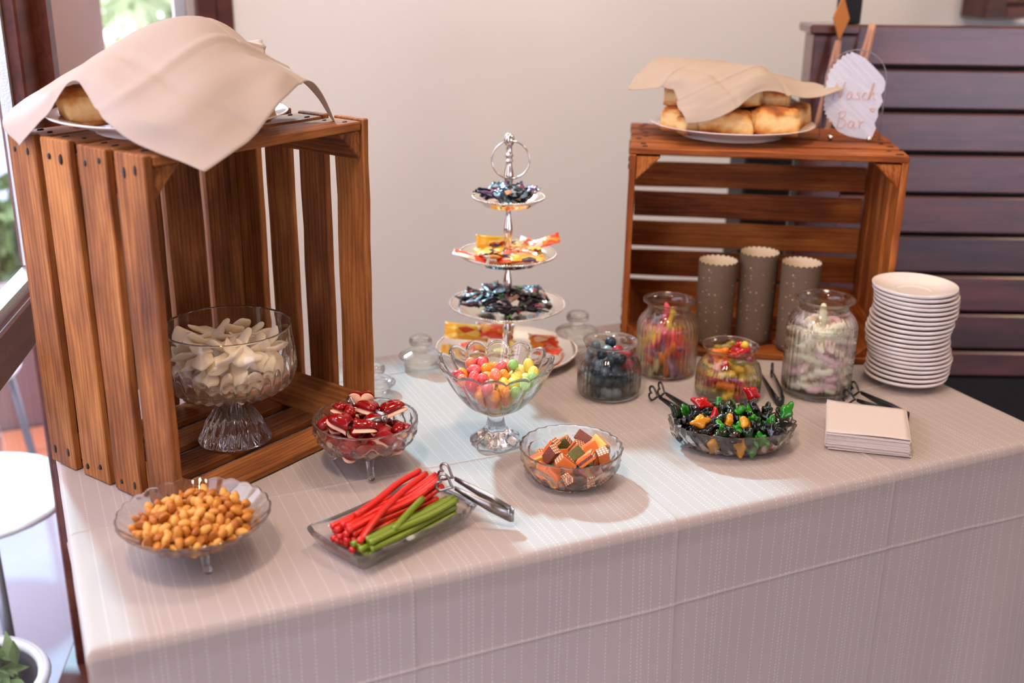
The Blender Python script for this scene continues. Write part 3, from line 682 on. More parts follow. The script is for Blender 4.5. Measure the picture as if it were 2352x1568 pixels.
link('handle_post', mesh('handle_post', *lathe(smooth_prof([(0, 0.2985), (0.011, 0.2985), (0.0105, 0.305), (0.0075, 0.309), (0.0062, 0.330), (0.0086, 0.348), (0.0085, 0.356), (0.0055, 0.374), (0.0078, 0.378), (0.0056, 0.383), (0.0078, 0.389), (0.0056, 0.394), (0.0052, 0.404), (0.0078, 0.408), (0.0098, 0.415), (0.0085, 0.423), (0.004, 0.428), (0, 0.4285)], 4), 24), M['silver']), t)
RGA = math.radians(-24)
link('ring_handle', mesh('ring_handle', *tube([(0.034 * math.cos(a) * math.cos(RGA), 0.034 * math.cos(a) * math.sin(RGA) - 0.0075, 0.381 + 0.034 * math.sin(a)) for a in [k * 2 * math.pi / 56 for k in range(56)]], 0.0017, 8, closed=True), M['silver']), t)

# ------------------------------------------------------------------ wrapped sweets on the tiers
def wrap_mat(name, stops, scale, metal=0.2):
    m, nt, p, N, L = new_mat(name)
    tc = N.new('ShaderNodeTexCoord'); oi = N.new('ShaderNodeObjectInfo'); ad = N.new('ShaderNodeVectorMath'); ad.operation = 'ADD'
    L.new(tc.outputs['Object'], ad.inputs[0]); L.new(oi.outputs['Random'], ad.inputs[1])
    mp = N.new('ShaderNodeMapping'); mp.inputs['Scale'].default_value = (scale, scale * 1.8, 0.0); L.new(ad.outputs[0], mp.inputs[0])
    vo = N.new('ShaderNodeTexVoronoi'); vo.inputs['Scale'].default_value = 1.0; L.new(mp.outputs[0], vo.inputs['Vector'])
    sp = N.new('ShaderNodeSeparateXYZ'); L.new(vo.outputs['Color'], sp.inputs[0])
    cr = ramp(N, stops, 'CONSTANT'); L.new(sp.outputs[0], cr.inputs[0]); L.new(cr.outputs[0], p.inputs['Base Color'])
    p.inputs['Roughness'].default_value = 0.28; p.inputs['Metallic'].default_value = metal
    nz = N.new('ShaderNodeTexNoise'); nz.inputs['Scale'].default_value = 160; bp = N.new('ShaderNodeBump'); bp.inputs['Strength'].default_value = 0.5; bp.inputs['Distance'].default_value = 0.002
    L.new(ad.outputs[0], nz.inputs['Vector']); L.new(nz.outputs['Fac'], bp.inputs['Height']); L.new(bp.outputs[0], p.inputs['Normal'])
    return m
M['wrap_teal'] = wrap_mat('teal_wrapper', [(0, rgb(14, 34, 42)), (0.5, rgb(28, 60, 70)), (0.68, rgb(20, 14, 30)), (0.84, rgb(150, 170, 178)), (0.94, rgb(206, 150, 118))], 70)
M['wrap_purple'] = wrap_mat('purple_wrapper', [(0, rgb(50, 20, 62)), (0.55, rgb(30, 12, 40)), (0.75, rgb(98, 48, 110)), (0.9, rgb(180, 60, 60))], 60)
M['wrap_black'] = wrap_mat('black_wrapper', [(0, rgb(14, 14, 18)), (0.45, rgb(30, 26, 36)), (0.62, rgb(84, 44, 84)), (0.74, rgb(146, 140, 150)), (0.86, rgb(84, 130, 58)), (0.93, rgb(176, 40, 48))], 70)
M['wrap_plum'] = wrap_mat('plum_wrapper', [(0, rgb(62, 30, 44)), (0.5, rgb(24, 18, 24)), (0.7, rgb(120, 64, 76)), (0.9, rgb(214, 170, 140))], 60)
M['wrap_orange'] = wrap_mat('orange_wrapper', [(0, rgb(224, 74, 30)), (0.35, rgb(236, 140, 40)), (0.6, rgb(240, 200, 170)), (0.8, rgb(216, 60, 26)), (0.92, rgb(250, 240, 232))], 50, 0.0)
M['wrap_yellow'] = wrap_mat('yellow_wrapper', [(0, rgb(232, 168, 36)), (0.45, rgb(240, 200, 96)), (0.7, rgb(204, 70, 28)), (0.84, rgb(70, 58, 84)), (0.9, rgb(246, 226, 200))], 46, 0.0)
def pillow(L_, W_, H_, r, bend=0.0):
    nu, nv = 12, 6; V = []; F = []
    for side in (1, -1):
        for i in range(nu + 1):
            for j in range(nv + 1):
                uu = -1 + 2 * i / nu; vv = -1 + 2 * j / nv; au = abs(uu)
                th = max(0, 1 - (au / 0.78) ** 3) * (1 - abs(vv) ** 2.6) if au < 0.78 else 0
                wr = 1 if au < 0.7 else 1 + 0.12 * (au - 0.7) / 0.3
                V.append((uu * L_ / 2 + (0.0015 * (j % 2) if i in (0, nu) else 0), vv * W_ / 2 * wr, side * (th * H_ / 2 + 0.0002) + bend * uu * uu * L_ + (0.0016 * math.sin(j * 2.6) if au > 0.8 else 0) + 0.0012 * noise.noise(Vector((uu * 3, vv * 3, side * 4 + L_ * 900)))))
    n1 = (nu + 1) * (nv + 1)
    for i in range(nu):
        for j in range(nv):
            a = i * (nv + 1) + j; F.append((a, a + nv + 1, a + nv + 2, a + 1)); F.append((n1 + a, n1 + a + 1, n1 + a + nv + 2, n1 + a + nv + 1))
    edge_ = [i * (nv + 1) for i in range(nu + 1)] + [nu * (nv + 1) + j for j in range(1, nv + 1)] + [i * (nv + 1) + nv for i in range(nu - 1, -1, -1)] + [j for j in range(nv - 1, 0, -1)]
    for k in range(len(edge_)):
        a, b = edge_[k], edge_[(k + 1) % len(edge_)]; F.append((b, a, n1 + a, n1 + b))
    return V, F
wr = random.Random(21)
WDESC = {'wrap_teal': 'dark teal', 'wrap_purple': 'deep purple', 'wrap_black': 'black printed', 'wrap_plum': 'plum brown', 'wrap_orange': 'orange and red', 'wrap_yellow': 'yellow and orange'}
def wrapped(mat, loc, rot, L_, W_, H_, place, group, bend=0.0):
    o = link('wrapped_sweet', mesh('wrapped_sweet', *pillow(L_, W_, H_, wr, bend), M[mat]), None, loc, rot)
    tag(o, f'{WDESC[mat]} foil wrapped sweet {place}', 'sweet', group + ', ' + WDESC[mat] + ', ' + place); return o
def heap(n, R, z, mats, place, group, L_, W_, H_, hmax, tilt=0.35, lean=0.0):
    for k in range(n):
        q = math.sqrt((k + 0.5) / n); a = k * 2.39996 + wr.uniform(-0.3, 0.3); r = q * R
        zz = z + H_ * 0.5 + 0.004 + 0.010 * q * q + hmax * (1 - q ** 1.3) * wr.uniform(0.45, 1.0) + 0.001
        if r < 0.016: r = 0.018
        rot = (wr.uniform(-tilt, tilt), wr.uniform(-tilt, tilt) + lean, wr.uniform(0, 6.28))
        wrapped(mats[k % len(mats)], (SP.x + r * math.cos(a), SP.y + r * math.sin(a), SP.z + zz), rot, L_ * wr.uniform(0.9, 1.1), W_ * wr.uniform(0.9, 1.1), H_, place + ', ' + where((r * math.cos(a), r * math.sin(a), 0), R, [(-60, 'oval dish side'), (10, 'low crate side'), (90, 'wall side'), (180, 'tall crate side'), (-120, 'compote side')]), group, wr.uniform(-0.05, 0.12))
heap(24, 0.047, 0.2995, ['wrap_teal', 'wrap_purple', 'wrap_teal', 'wrap_teal'], 'on the topmost plate', 'sweets on the topmost tier', 0.036, 0.022, 0.009, 0.022, 0.7)
heap(46, 0.078, 0.0945, ['wrap_black', 'wrap_black', 'wrap_plum', 'wrap_black'], 'on the third plate', 'sweets on the third tier', 0.050, 0.020, 0.010, 0.030, 0.35)
heap(14, 0.055, 0.1925, ['wrap_orange', 'wrap_yellow'], 'on the second plate', 'sweets on the second tier', 0.055, 0.030, 0.007, 0.016, 0.3)
def at_tier(dx, dy, z): return (SP.x + dx * 0.912 + dy * 0.41, SP.y - dx * 0.41 + dy * 0.912, SP.z + z)
for i, (dx, dy, z, rx, ry, rz, m_) in enumerate([(0.066, 0.02, 0.222, 0.5, -0.35, -0.5, 'wrap_orange'), (-0.070, -0.045, 0.212, 0.1, 0.25, -0.45, 'wrap_orange'), (0.035, -0.055, 0.212, 0.15, 0, -0.35, 'wrap_yellow'), (-0.030, 0.015, 0.222, 0.9, 0.1, -0.2, 'wrap_yellow'), (0.01, -0.05, 0.207, 0.1, 0, -0.3, 'wrap_orange')]):
    o = wrapped(m_, at_tier(dx, dy, z), (rx, ry, rz), 0.062, 0.026, 0.008, ('leaning over the back edge', 'sticking out over the rim', 'flat along the front edge', 'standing upright behind the column', 'flat before the column')[i] + ' of the second plate', 'sweets at the second plate rim')
for i, (dx, dy, z, rx, ry, rz, m_, L_) in enumerate([(-0.080, 0.055, 0.03, 0.7, 0.1, -0.35, 'wrap_yellow', 0.085), (-0.025, 0.06, 0.03, 0.6, 0, -0.5, 'wrap_orange', 0.075), (0.072, 0.015, 0.026, 0.5, 0.15, -0.1, 'wrap_orange', 0.06), (0.085, -0.02, 0.022, 0.2, 0.1, 0.9, 'wrap_orange', 0.05), (-0.06, 0.0, 0.022, 0.2, 0.1, 0.5, 'wrap_orange', 0.06), (0.0, 0.02, 0.014, 0.05, 0.0, 0.2, 'wrap_yellow', 0.06)]):
    wrapped(m_, at_tier(dx, dy, z), (rx, ry, rz), L_, 0.036, 0.010, 'on the lowest plate, ' + ('largest at the back', 'second along the back', 'propped beside the compote rim', 'lying towards the jars', 'lying towards the crate', 'flat by the column')[i], 'sweets on the lowest tier')
# ------------------------------------------------------------------ loose sweets
pr = random.Random(5)
def pieces(name, label, cat, group, mesh_list, P, base, rots=None, rz=0.0, sy=1.0, names=None, R=0.06):
    P = np.array(P); zt = float(np.quantile(P[:, 2], 0.45))
    cr, sr = math.cos(rz), math.sin(rz)
    for k, p in enumerate(P):
        x, y, z = float(p[0]), float(p[1]) * sy, float(p[2])
        mt = T(base.x + x * cr - y * sr, base.y + x * sr + y * cr, base.z + z) @ (rots[k] if rots else rot_rand(pr))
        me, suffix = mesh_list[k % len(mesh_list)] if isinstance(mesh_list, list) else mesh_list(k, p)
        o = link(name, me, None, mtx=mt); w_ = where(p, R, names, rz, zt); tag(o, label.format(c=suffix) + ', ' + w_, cat, group.format(c=suffix) + ', ' + w_)
# peanuts
M['peanut'] = pmat('roasted_peanut', rgb(192, 122, 42), 0.45, sss=0.15, bump=(400, 0.2)); M['peanut2'] = pmat('pale_peanut', rgb(208, 148, 66), 0.5, sss=0.15, bump=(400, 0.2)); M['peanut3'] = pmat('dark_peanut', rgb(168, 96, 28), 0.45, sss=0.1, bump=(400, 0.2))
def nut(r, half):
    s = r.uniform(0, 9)
    def f(v):
        x, y, z = v.x * 0.0090, v.y * 0.0060, v.z * 0.0058
        x += 0.0014 * (1 if v.x > 0.8 else 0) * v.x
        if half and z < -0.001: z = -0.001
        k = 1 + 0.07 * noise.noise(Vector((v.x * 2 + s, v.y * 2, v.z * 2))); return (x * k, y * k, z * k)
    return blob(f, 2)
nm = [(mesh('peanut', *nut(pr, i % 3 == 2), M[('peanut', 'peanut2', 'peanut3')[i % 3]]), '') for i in range(9)]
P = pack(298, 0.0062, interp([(0.02, 0.035), (0.0275, 0.045), (0.043, 0.069), (0.058, 0.087), (0.07, 0.078), (0.10, 0.03)]), 0.038, 0.085, 3, 260)
pieces('peanut', 'roasted peanut in the scalloped glass bowl', 'nut', 'roasted peanuts', nm, P, PB, names=[(-90, 'table edge side'), (-20, 'licorice side'), (35, 'heart sweets side'), (100, 'tall crate side'), (180, 'window side'), (-135, 'table corner side')], R=0.085)
# white foam sweets
M['foam'] = pmat('white_foam', rgb(255, 234, 198), 0.5, sss=0.08)
def foam(r):
    s = r.uniform(0, 9); bend = r.uniform(-0.25, 0.25); wav = r.uniform(0.1, 0.22)
    def f(v):
        u = v.x; w = 0.0125 * (1 + 0.35 * math.sin(u * 3.2 + 0.6)) ; x = u * 0.0255; y = v.y * w + 0.012 * bend * math.sin(u * 2.5); z = v.z * 0.0050 + wav * 0.022 * u * u - 0.003 + 0.003 * v.y * math.sin(u * 4 + s)
        return (x, y, z)
    return blob(f, 3)
fm = [(mesh('foam_sweet', *foam(pr), M['foam']), '') for _ in range(7)]
P = pack(132, 0.0138, interp([(0.088, 0.05), (0.096, 0.072), (0.109, 0.089), (0.127, 0.094), (0.172, 0.093), (0.19, 0.06)]), 0.089, 0.20, 8, 260)
P = np.array([[x * 0.86, y * 0.86, z] for x, y, z in P])
pieces('foam_sweet', 'wavy white foam sweet in the tall compote', 'sweet', 'white foam sweets', fm, P, MBW, [rot_rand(pr, 0.75) for _ in P], names=[(-60, 'crate opening side'), (30, 'crate wall beside the stand'), (120, 'crate back side'), (210, 'crate wall beside the window')], R=0.085)
# red heart sweets (jelly top on a foam base)
M['red_jelly'] = pmat('cherry_jelly', rgb(170, 14, 14), 0.12, trans=0.35, sss=0.3, coat=0.4); M['peach_foam'] = pmat('peach_foam', rgb(240, 186, 156), 0.6, sss=0.3)
def heart_xy(a): return (16 * math.sin(a) ** 3 / 17, (13 * math.cos(a) - 5 * math.cos(2 * a) - 2 * math.cos(3 * a) - math.cos(4 * a) + 2) / 17)
def dome(R, z0, h, flat):
    n = 40; V = [(0, 0, z0 + h)]; F = []; steps = 6
    for j in range(1, steps + 1):
        q = j / steps; zz = z0 + h * math.sqrt(max(0, 1 - q ** 2.4))
        for k in range(n):
            hx, hy = heart_xy(2 * math.pi * k / n); V.append((hx * R * q, hy * R * q, zz))
    for k in range(n): F.append((0, 1 + (k + 1) % n, 1 + k))
    for j in range(steps - 1):
        for k in range(n): a = 1 + j * n + k; b = 1 + j * n + (k + 1) % n; F.append((a, b, b + n, a + n))
    b0 = len(V)
    for k in range(n): x, y, z = V[1 + (steps - 1) * n + k]; V.append((x * 0.96, y * 0.96, z0 - flat))
    for k in range(n): a = 1 + (steps - 1) * n + k; b = 1 + (steps - 1) * n + (k + 1) % n; F.append((a, b, b0 + (k + 1) % n, b0 + k))
    F.append(tuple(b0 + k for k in range(n))); return V, F
top_me = mesh('jelly_top', *dome(0.0212, 0.0, 0.0125, 0.0), M['red_jelly']); base_me = mesh('foam_base', *dome(0.0215, -0.0058, 0.0057, 0.0015), M['peach_foam'])
P = list(pack(26, 0.0165, interp([(0.028, 0.035), (0.042, 0.060), (0.054, 0.069), (0.066, 0.073), (0.10, 0.05)]), 0.030, 0.09, 4, 240))
def sweet_heart(p, mt, label, group):
    t = bpy.data.objects.new('heart_sweet', None); COL.objects.link(t); t.matrix_world = T(*p) @ mt; tag(t, label, 'sweet', group)
    a = link('jelly_top', top_me, t); a['label'] = 'glossy cherry red jelly top'; b = link('foam_base', base_me, t); b['label'] = 'pale peach foam base'
hzt = sorted(float(q[2]) for q in P)[11]
for k, p in enumerate(P):
    hw_ = where(p, 0.06, [(-90, 'licorice side'), (0, 'striped bricks side'), (70, 'candy egg side'), (140, 'tall crate side'), (200, 'peanut side')], 0.0, hzt)
    sweet_heart(RB + Vector([float(x) for x in p]), Euler((pr.uniform(-0.6, 0.6), pr.uniform(-0.6, 0.6), pr.uniform(0, 6.28))).to_matrix().to_4x4(), 'glossy red heart sweet in the footed crystal bowl, ' + hw_, 'red heart sweets, ' + hw_)
sweet_heart(RB + Vector((0.010, 0.052, 0.084)), Euler((1.35, 0.0, 2.75)).to_matrix().to_4x4(), 'heart sweet standing upright, pale foam side showing, at the back of the footed bowl', None or 'upright heart sweet')
# candy eggs
EGG = [('pink', rgb(226, 96, 96)), ('red', rgb(204, 52, 56)), ('orange', rgb(238, 150, 48)), ('yellow', rgb(236, 206, 92)), ('light green', rgb(150, 194, 116)), ('pale yellow', rgb(240, 222, 140)), ('salmon', rgb(234, 132, 100))]
def egg(v): return (v.x * 0.0120, v.y * 0.0088, v.z * 0.0086)
egm = [(mesh('candy_egg', *blob(egg, 3), pmat('egg_' + c.replace(' ', '_'), col, 0.22, sss=0.1, coat=0.5)), c) for c, col in EGG]
P = pack(92, 0.0103, interp([(0.0625, 0.018), (0.077, 0.043), (0.097, 0.058), (0.118, 0.071), (0.15, 0.05)]), 0.064, 0.125, 6, 240)
def egg_pick(k, p):
    side = float(p[0]) * 0.912 - float(p[1]) * 0.41
    if side < -0.02: return egm[pr.choice([0, 1, 1, 2, 6])]
    if side > 0.022: return egm[pr.choice([4, 4, 3, 5])]
    return egm[pr.choice([0, 2, 2, 3, 5, 6])]
pieces('candy_egg', 'glossy {c} candy egg in the petal-edged compote', 'sweet', '{c} candy eggs', egg_pick, P, JB, names=[(-80, 'striped bricks side'), (-10, 'oval dish side'), (50, 'jar side'), (100, 'tiered stand side'), (180, 'tall crate side')], R=0.06)
# striped sugared bricks
def brick_mat(name, cols):
    m, nt, p, N, L = new_mat(name)
    tc = N.new('ShaderNodeTexCoord'); sp = N.new('ShaderNodeSeparateXYZ'); L.new(tc.outputs['Object'], sp.inputs[0])
    zz = math_node(N, L, 'MULTIPLY_ADD', sp.outputs[2], 1 / 0.0135, 0.5)
    cr = ramp(N, [(0, cols[0]), (0.33, cols[1]), (0.66, cols[2])], 'CONSTANT'); L.new(zz, cr.inputs[0])
    br = N.new('ShaderNodeTexBrick'); br.inputs['Color1'].default_value = rgb(250, 214, 160); br.inputs['Color2'].default_value = rgb(246, 200, 140); br.inputs['Mortar'].default_value = rgb(150, 44, 30)
    br.inputs['Scale'].default_value = 1.0; br.inputs['Mortar Size'].default_value = 0.0008; br.inputs['Brick Width'].default_value = 0.0045; br.inputs['Row Height'].default_value = 0.004; br.offset = 0
    cb = N.new('ShaderNodeCombineXYZ'); L.new(sp.outputs[1], cb.inputs[0]); L.new(sp.outputs[2], cb.inputs[1]); L.new(cb.outputs[0], br.inputs['Vector'])
    end = math_node(N, L, 'GREATER_THAN', math_node(N, L, 'ABSOLUTE', sp.outputs[0]), 0.0134)
    mx = N.new('ShaderNodeMix'); mx.data_type = 'RGBA'; L.new(end, mx.inputs[0]); L.new(cr.outputs[0], mx.inputs[6]); L.new(br.outputs['Color'], mx.inputs[7])
    nz = N.new('ShaderNodeTexNoise'); nz.inputs['Scale'].default_value = 1500; L.new(tc.outputs['Object'], nz.inputs['Vector'])
    m2 = N.new('ShaderNodeMix'); m2.data_type = 'RGBA'; m2.inputs[7].default_value = rgb(240, 200, 170)
    L.new(math_node(N, L, 'MULTIPLY', math_node(N, L, 'GREATER_THAN', nz.outputs['Fac'], 0.6), 0.35), m2.inputs[0]); L.new(mx.outputs[2], m2.inputs[6]); L.new(m2.outputs[2], p.inputs['Base Color'])
    p.inputs['Roughness'].default_value = 0.5; bp = N.new('ShaderNodeBump'); bp.inputs['Strength'].default_value = 0.5; bp.inputs['Distance'].default_value = 0.001; L.new(nz.outputs['Fac'], bp.inputs['Height']); L.new(bp.outputs[0], p.inputs['Normal'])
    return m
BR, OR, GR, PK, YL = rgb(112, 44, 30), rgb(232, 116, 34), rgb(82, 92, 34), rgb(226, 96, 66), rgb(240, 170, 60)
bkm = []
for nm_, cols in (('brown and orange', (OR, BR, OR)), ('green and coral', (GR, PK, YL)), ('orange and coral', (YL, PK, OR)), ('green and brown', (BR, GR, BR))):
    bkm.append((bbox_mesh('candy_brick', 0.028, 0.0165, 0.0135, 0.0018, brick_mat('brick_' + nm_.split()[0] + nm_.split()[2], cols), 2), nm_))
P = pack(30, 0.0128, interp([(0.006, 0.05), (0.02, 0.061), (0.037, 0.069), (0.06, 0.055)]), 0.007, 0.055, 9, 240)
pieces('candy_brick', 'sugared {c} candy brick in the low bowl', 'sweet', '{c} candy bricks', bkm, P, SB, names=[(-90, 'table edge side'), (10, 'oval dish side'), (70, 'jar side'), (115, 'compote side'), (190, 'licorice side')], R=0.06)
# gummies in the oval dish
def gummy_outline(r, lob):
    pts = []
    for k in range(44):
        a = 2 * math.pi * k / 44; q = 1.0 + 0.20 * math.cos(lob * a + 0.4) + 0.06 * math.cos(2 * a) + 0.05 * math.sin(7 * a + r)
        pts.append((0.0150 * q * math.cos(a), 0.0098 * q * math.sin(a)))
    return pts
def gummy(r, lob, h=0.0105):
    O = gummy_outline(r, lob); n = len(O); V = []; F = []
    lay = [(0.80, -h / 2), (1.0, -h / 2 + 0.002), (1.0, h / 2 - 0.003), (0.82, h / 2 - 0.0006), (0.5, h / 2 + 0.0006)]
    for s, z in lay:
        for x, y in O: V.append((x * s, y * s, z))
    for j in range(len(lay) - 1):
        for k in range(n): F.append((j * n + k, j * n + (k + 1) % n, (j + 1) * n + (k + 1) % n, (j + 1) * n + k))
    F.append(tuple(range(n))[::-1]); F.append(tuple((len(lay) - 1) * n + k for k in range(n))); return V, F
GUM = {'black': rgb(8, 7, 10), 'dark green': rgb(14, 40, 12), 'bright green': rgb(38, 140, 22), 'ruby red': rgb(190, 14, 16), 'amber': rgb(226, 150, 14), 'dark brown': rgb(44, 14, 8)}
gmat = {c: pmat('gummy_' + c.replace(' ', '_'), col, 0.12, trans=0.25 if c != 'black' else 0.0, sss=0.2 if c not in ('black',) else 0.0, coat=0.4) for c, col in GUM.items()}
gme = {c: [mesh('gummy', *gummy(i * 1.3, 4 + i), gmat[c]) for i in range(3)] for c in GUM}
P = pack(124, 0.0106, interp([(0.005, 0.068), (0.0145, 0.080), (0.0285, 0.089), (0.042, 0.094), (0.065, 0.06)]), 0.010, 0.062, 12, 240)
def gum_pick(k, p):
    x = float(p[0]); c = pr.choices(['black', 'dark green', 'bright green', 'ruby red', 'amber', 'dark brown'], [13, 6, (4.5 if x > -0.03 else 0.8), (2 if x < 0.0 else 0.3), (1.8 if x < 0.03 else 0.2), 2])[0]
    return gme[c][k % 3], c
pieces('gummy', 'shiny {c} gummy in the oval dish', 'sweet', '{c} gummies in the oval dish', gum_pick, P, GB, None, GRZ, GOV * 0.98, names=[(-110, 'table edge side'), (-30, 'napkin side'), (50, 'jar side'), (110, 'tongs side'), (165, 'compote side')], R=0.09)
def lone_gummy(c, dx, dy, z, rot, label):
    v = Vector((dx, dy, z)); v.rotate(Euler((0, 0, GRZ))); tag(link('gummy', gme[c][0], None, mtx=T(*(GB + v)) @ Euler(rot).to_matrix().to_4x4()), label, 'sweet')
lone_gummy('ruby red', 0.036, 0.040, 0.073, (1.2, 0.5, -0.1), 'ruby red gummy standing highest at the back of the oval dish')
lone_gummy('bright green', 0.088, 0.012, 0.054, (0.9, -0.8, 0.3), 'bright green gummy leaning on the rim at the napkin end of the oval dish')
lone_gummy('dark green', -0.088, 0.006, 0.052, (1.0, 0.9, 0.2), 'dark green gummy leaning on the rim at the tongs end of the oval dish')
lone_gummy('ruby red', -0.045, 0.030, 0.058, (0.8, 0.2, -0.7), 'ruby red gummy leaning on the heap near the tongs')
lone_gummy('amber', -0.055, -0.030, 0.052, (0.9, 0.0, 0.1), 'amber gummy lying on top near the front of the oval dish')
# jar fillings
JN = [(-90, 'table edge side'), (0, 'saucer side'), (70, 'low crate side'), (110, 'wall side'), (180, 'tiered stand side')]
def berry(v):
    k = 1 + 0.10 * abs(math.sin(v.x * 7)) * abs(math.sin(v.y * 7 + 1)) * abs(math.sin(v.z * 7 + 2)); return (v.x * 0.0098 * k, v.y * 0.0098 * k, v.z * 0.0105 * k)
def lump(v): return (v.x * 0.0125, v.y * 0.0105, v.z * 0.0088)
BC = [('blue-black', rgb(16, 34, 46)), ('blue-black', rgb(20, 42, 54)), ('grey-blue', rgb(88, 104, 112)), ('blue-black', rgb(12, 28, 36)), ('blue-black', rgb(24, 48, 60)), ('dark red', rgb(160, 26, 30)), ('blue-black', rgb(14, 30, 42)), ('grey-blue', rgb(120, 130, 134))]
bm_l = [(mesh('berry_gummy', *blob(lump if 'grey' in c else berry, 3), pmat('berry_%d' % i, col, 0.3, sss=0.15)), c) for i, (c, col) in enumerate(BC)]
P = pack(92, 0.0104, inA, 0.006, 0.066, 15, 240)
pieces('berry_gummy', '{c} berry gummy in the low jar', 'sweet', '{c} berry gummies', bm_l, P, JA, names=JN, R=0.05)
def worm(L_, R, bend, lump_=0.0, seed=0):
    n = 14; pts = []; rad = []
    for i in range(n):
        u = -1 + 2 * i / (n - 1); pts.append((u * L_ / 2, bend * L_ * math.sin(u * 2.2 + seed), bend * 0.5 * L_ * math.cos(u * 3 + seed)))
        rad.append(R * (max(0.25, 1 - abs(u) ** 6 * 0.8)) * (1 + lump_ * math.sin(i * 2.4)))
    return tube(pts, rad, 10)
SW = [('pink', rgb(226, 92, 104)), ('yellow', rgb(240, 200, 70)), ('orange', rgb(236, 128, 44)), ('coral red', rgb(214, 58, 52)), ('lilac', rgb(150, 104, 130)), ('cream', rgb(240, 220, 160))]
swm = [(mesh('sour_strip', *worm(0.052, 0.0060, 0.10 + 0.02 * i, 0, i), pmat('sour_%d' % i, col, 0.6, sss=0.25, bump=(1200, 0.5))), c) for i, (c, col) in enumerate(SW)]
P = pack(64, 0.0112, inB, 0.006, 0.112, 16, 240)
R_ = [Euler((pr.uniform(-0.5, 0.5), math.pi / 2 + pr.uniform(-0.55, 0.55), pr.uniform(0, 6.28)), 'YXZ').to_matrix().to_4x4() for _ in P]
P = np.array([[x * 0.82, y * 0.82, min(max(z, 0.026), 0.108)] for x, y, z in P])
pieces('sour_strip', '{c} sugared sour strip in the jar', 'sweet', '{c} sour strips in the jar', swm, P, JBp, R_, names=JN, R=0.045)
for dx, dy, z, i, lb in [(-0.008, -0.004, 0.112, 0, 'pink sour strip poking highest from its jar'), (0.000, -0.010, 0.104, 1, 'yellow sour strip standing upright in front of the pink one')]:
    tag(link('sour_strip', swm[i][0], None, mtx=T(JBp.x + dx, JBp.y + dy, JBp.z + z) @ Euler((0.1, 1.45, 0.2)).to_matrix().to_4x4()), lb, 'sweet')
GWC = [('yellow', rgb(240, 196, 28)), ('ruby red', rgb(196, 26, 30)), ('orange', rgb(240, 130, 24)), ('yellow', rgb(244, 210, 60)), ('olive', rgb(150, 130, 40)), ('yellow', rgb(236, 180, 20)), ('ruby red', rgb(170, 20, 34))]
gwm = [(mesh('worm_gummy', *worm(0.038, 0.0066, 0.06 + 0.02 * (i % 3), 0.16, i), pmat('wormgum_%d' % i, col, 0.2, trans=0.2, sss=0.3, coat=0.3)), c) for i, (c, col) in enumerate(GWC)]
P = pack(92, 0.0108, inC, 0.006, 0.076, 17, 240); P = np.array([[x * 0.86, y * 0.86, z] for x, y, z in P])
pieces('worm_gummy', 'shiny {c} worm gummy in the low jar', 'sweet', '{c} worm gummies', gwm, P, JC, [rot_rand(pr, 0.5) for _ in P], names=JN, R=0.045)
def ringvf(R, r_): return tube([(R * math.cos(a), R * math.sin(a), 0) for a in [k * 2 * math.pi / 28 for k in range(28)]], r_, 10, closed=True)
PC = [('cream', rgb(250, 238, 216)), ('lilac', rgb(230, 194, 198)), ('pale green', rgb(232, 230, 202)), ('rose', rgb(242, 214, 204))]
rgm = [(mesh('foam_ring', *ringvf(0.0125, 0.0062), pmat('pastel_ring_%d' % i, col, 0.65, sss=0.3, bump=(900, 0.4))), c + ' ring') for i, (c, col) in enumerate(PC[:2])]
brm = [(mesh('foam_bar', *worm(0.046, 0.0062, 0.05, 0.05, i), pmat('pastel_bar_%d' % i, col, 0.65, sss=0.3, bump=(900, 0.4))), c + ' bar') for i, (c, col) in enumerate(PC)]
P = pack(112, 0.0128, inD, 0.007, 0.138, 18, 260); P = np.array([[x * 0.84, y * 0.84, z] for x, y, z in P])
def pas_pick(k, p): return rgm[(k // 3) % 2] if (k % 3 == 0 and p[2] < 0.12) else brm[(0, 2, 0, 3, 2, 0, 1)[k % 7]]
pieces('pastel_sweet', 'pastel {c} foam sweet in the tallest jar', 'sweet', '{c} foam sweets', pas_pick, P, JD, [rot_rand(pr, 0.45) for _ in P], names=JN, R=0.045)
tag(link('pastel_sweet', brm[2][0], None, mtx=T(JD.x + 0.002, JD.y, JD.z + 0.143) @ Euler((0.3, 1.2, 0.4)).to_matrix().to_4x4()), 'pale foam bar poking highest into the neck of the tallest jar', 'sweet')
# licorice sticks
M['lic_red'] = pmat('red_licorice', rgb(206, 30, 20), 0.3, sss=0.15, coat=0.2); M['lic_green'] = pmat('green_licorice', rgb(112, 132, 22), 0.3, sss=0.15, coat=0.2)
lr = random.Random(31); tm = T(*TRC) @ RZ(TRA)
def stick(pts, mat, label, group, r=0.0046):
    P = [Vector(p) for p in pts]; path = []
    for i in range(len(P) - 1):
        a, b, c, d = P[max(i - 1, 0)], P[i], P[i + 1], P[min(i + 2, len(P) - 1)]
        for k in range(5):
            t_ = k / 5; path.append(0.5 * ((2 * b) + (c - a) * t_ + (2 * a - 5 * b + 4 * c - d) * t_ * t_ + (3 * b - a - 3 * c + d) * t_ ** 3))
    path.append(P[-1])
    V, F = tube(path, r, 10); tag(link('licorice_stick', mesh('licorice_stick', V, F, M[mat]), None, mtx=tm), label, 'sweet', group)
ORDW = ('first', 'second', 'third', 'fourth', 'fifth', 'sixth'); LAYW = ('lowest', 'second', 'third', 'top')
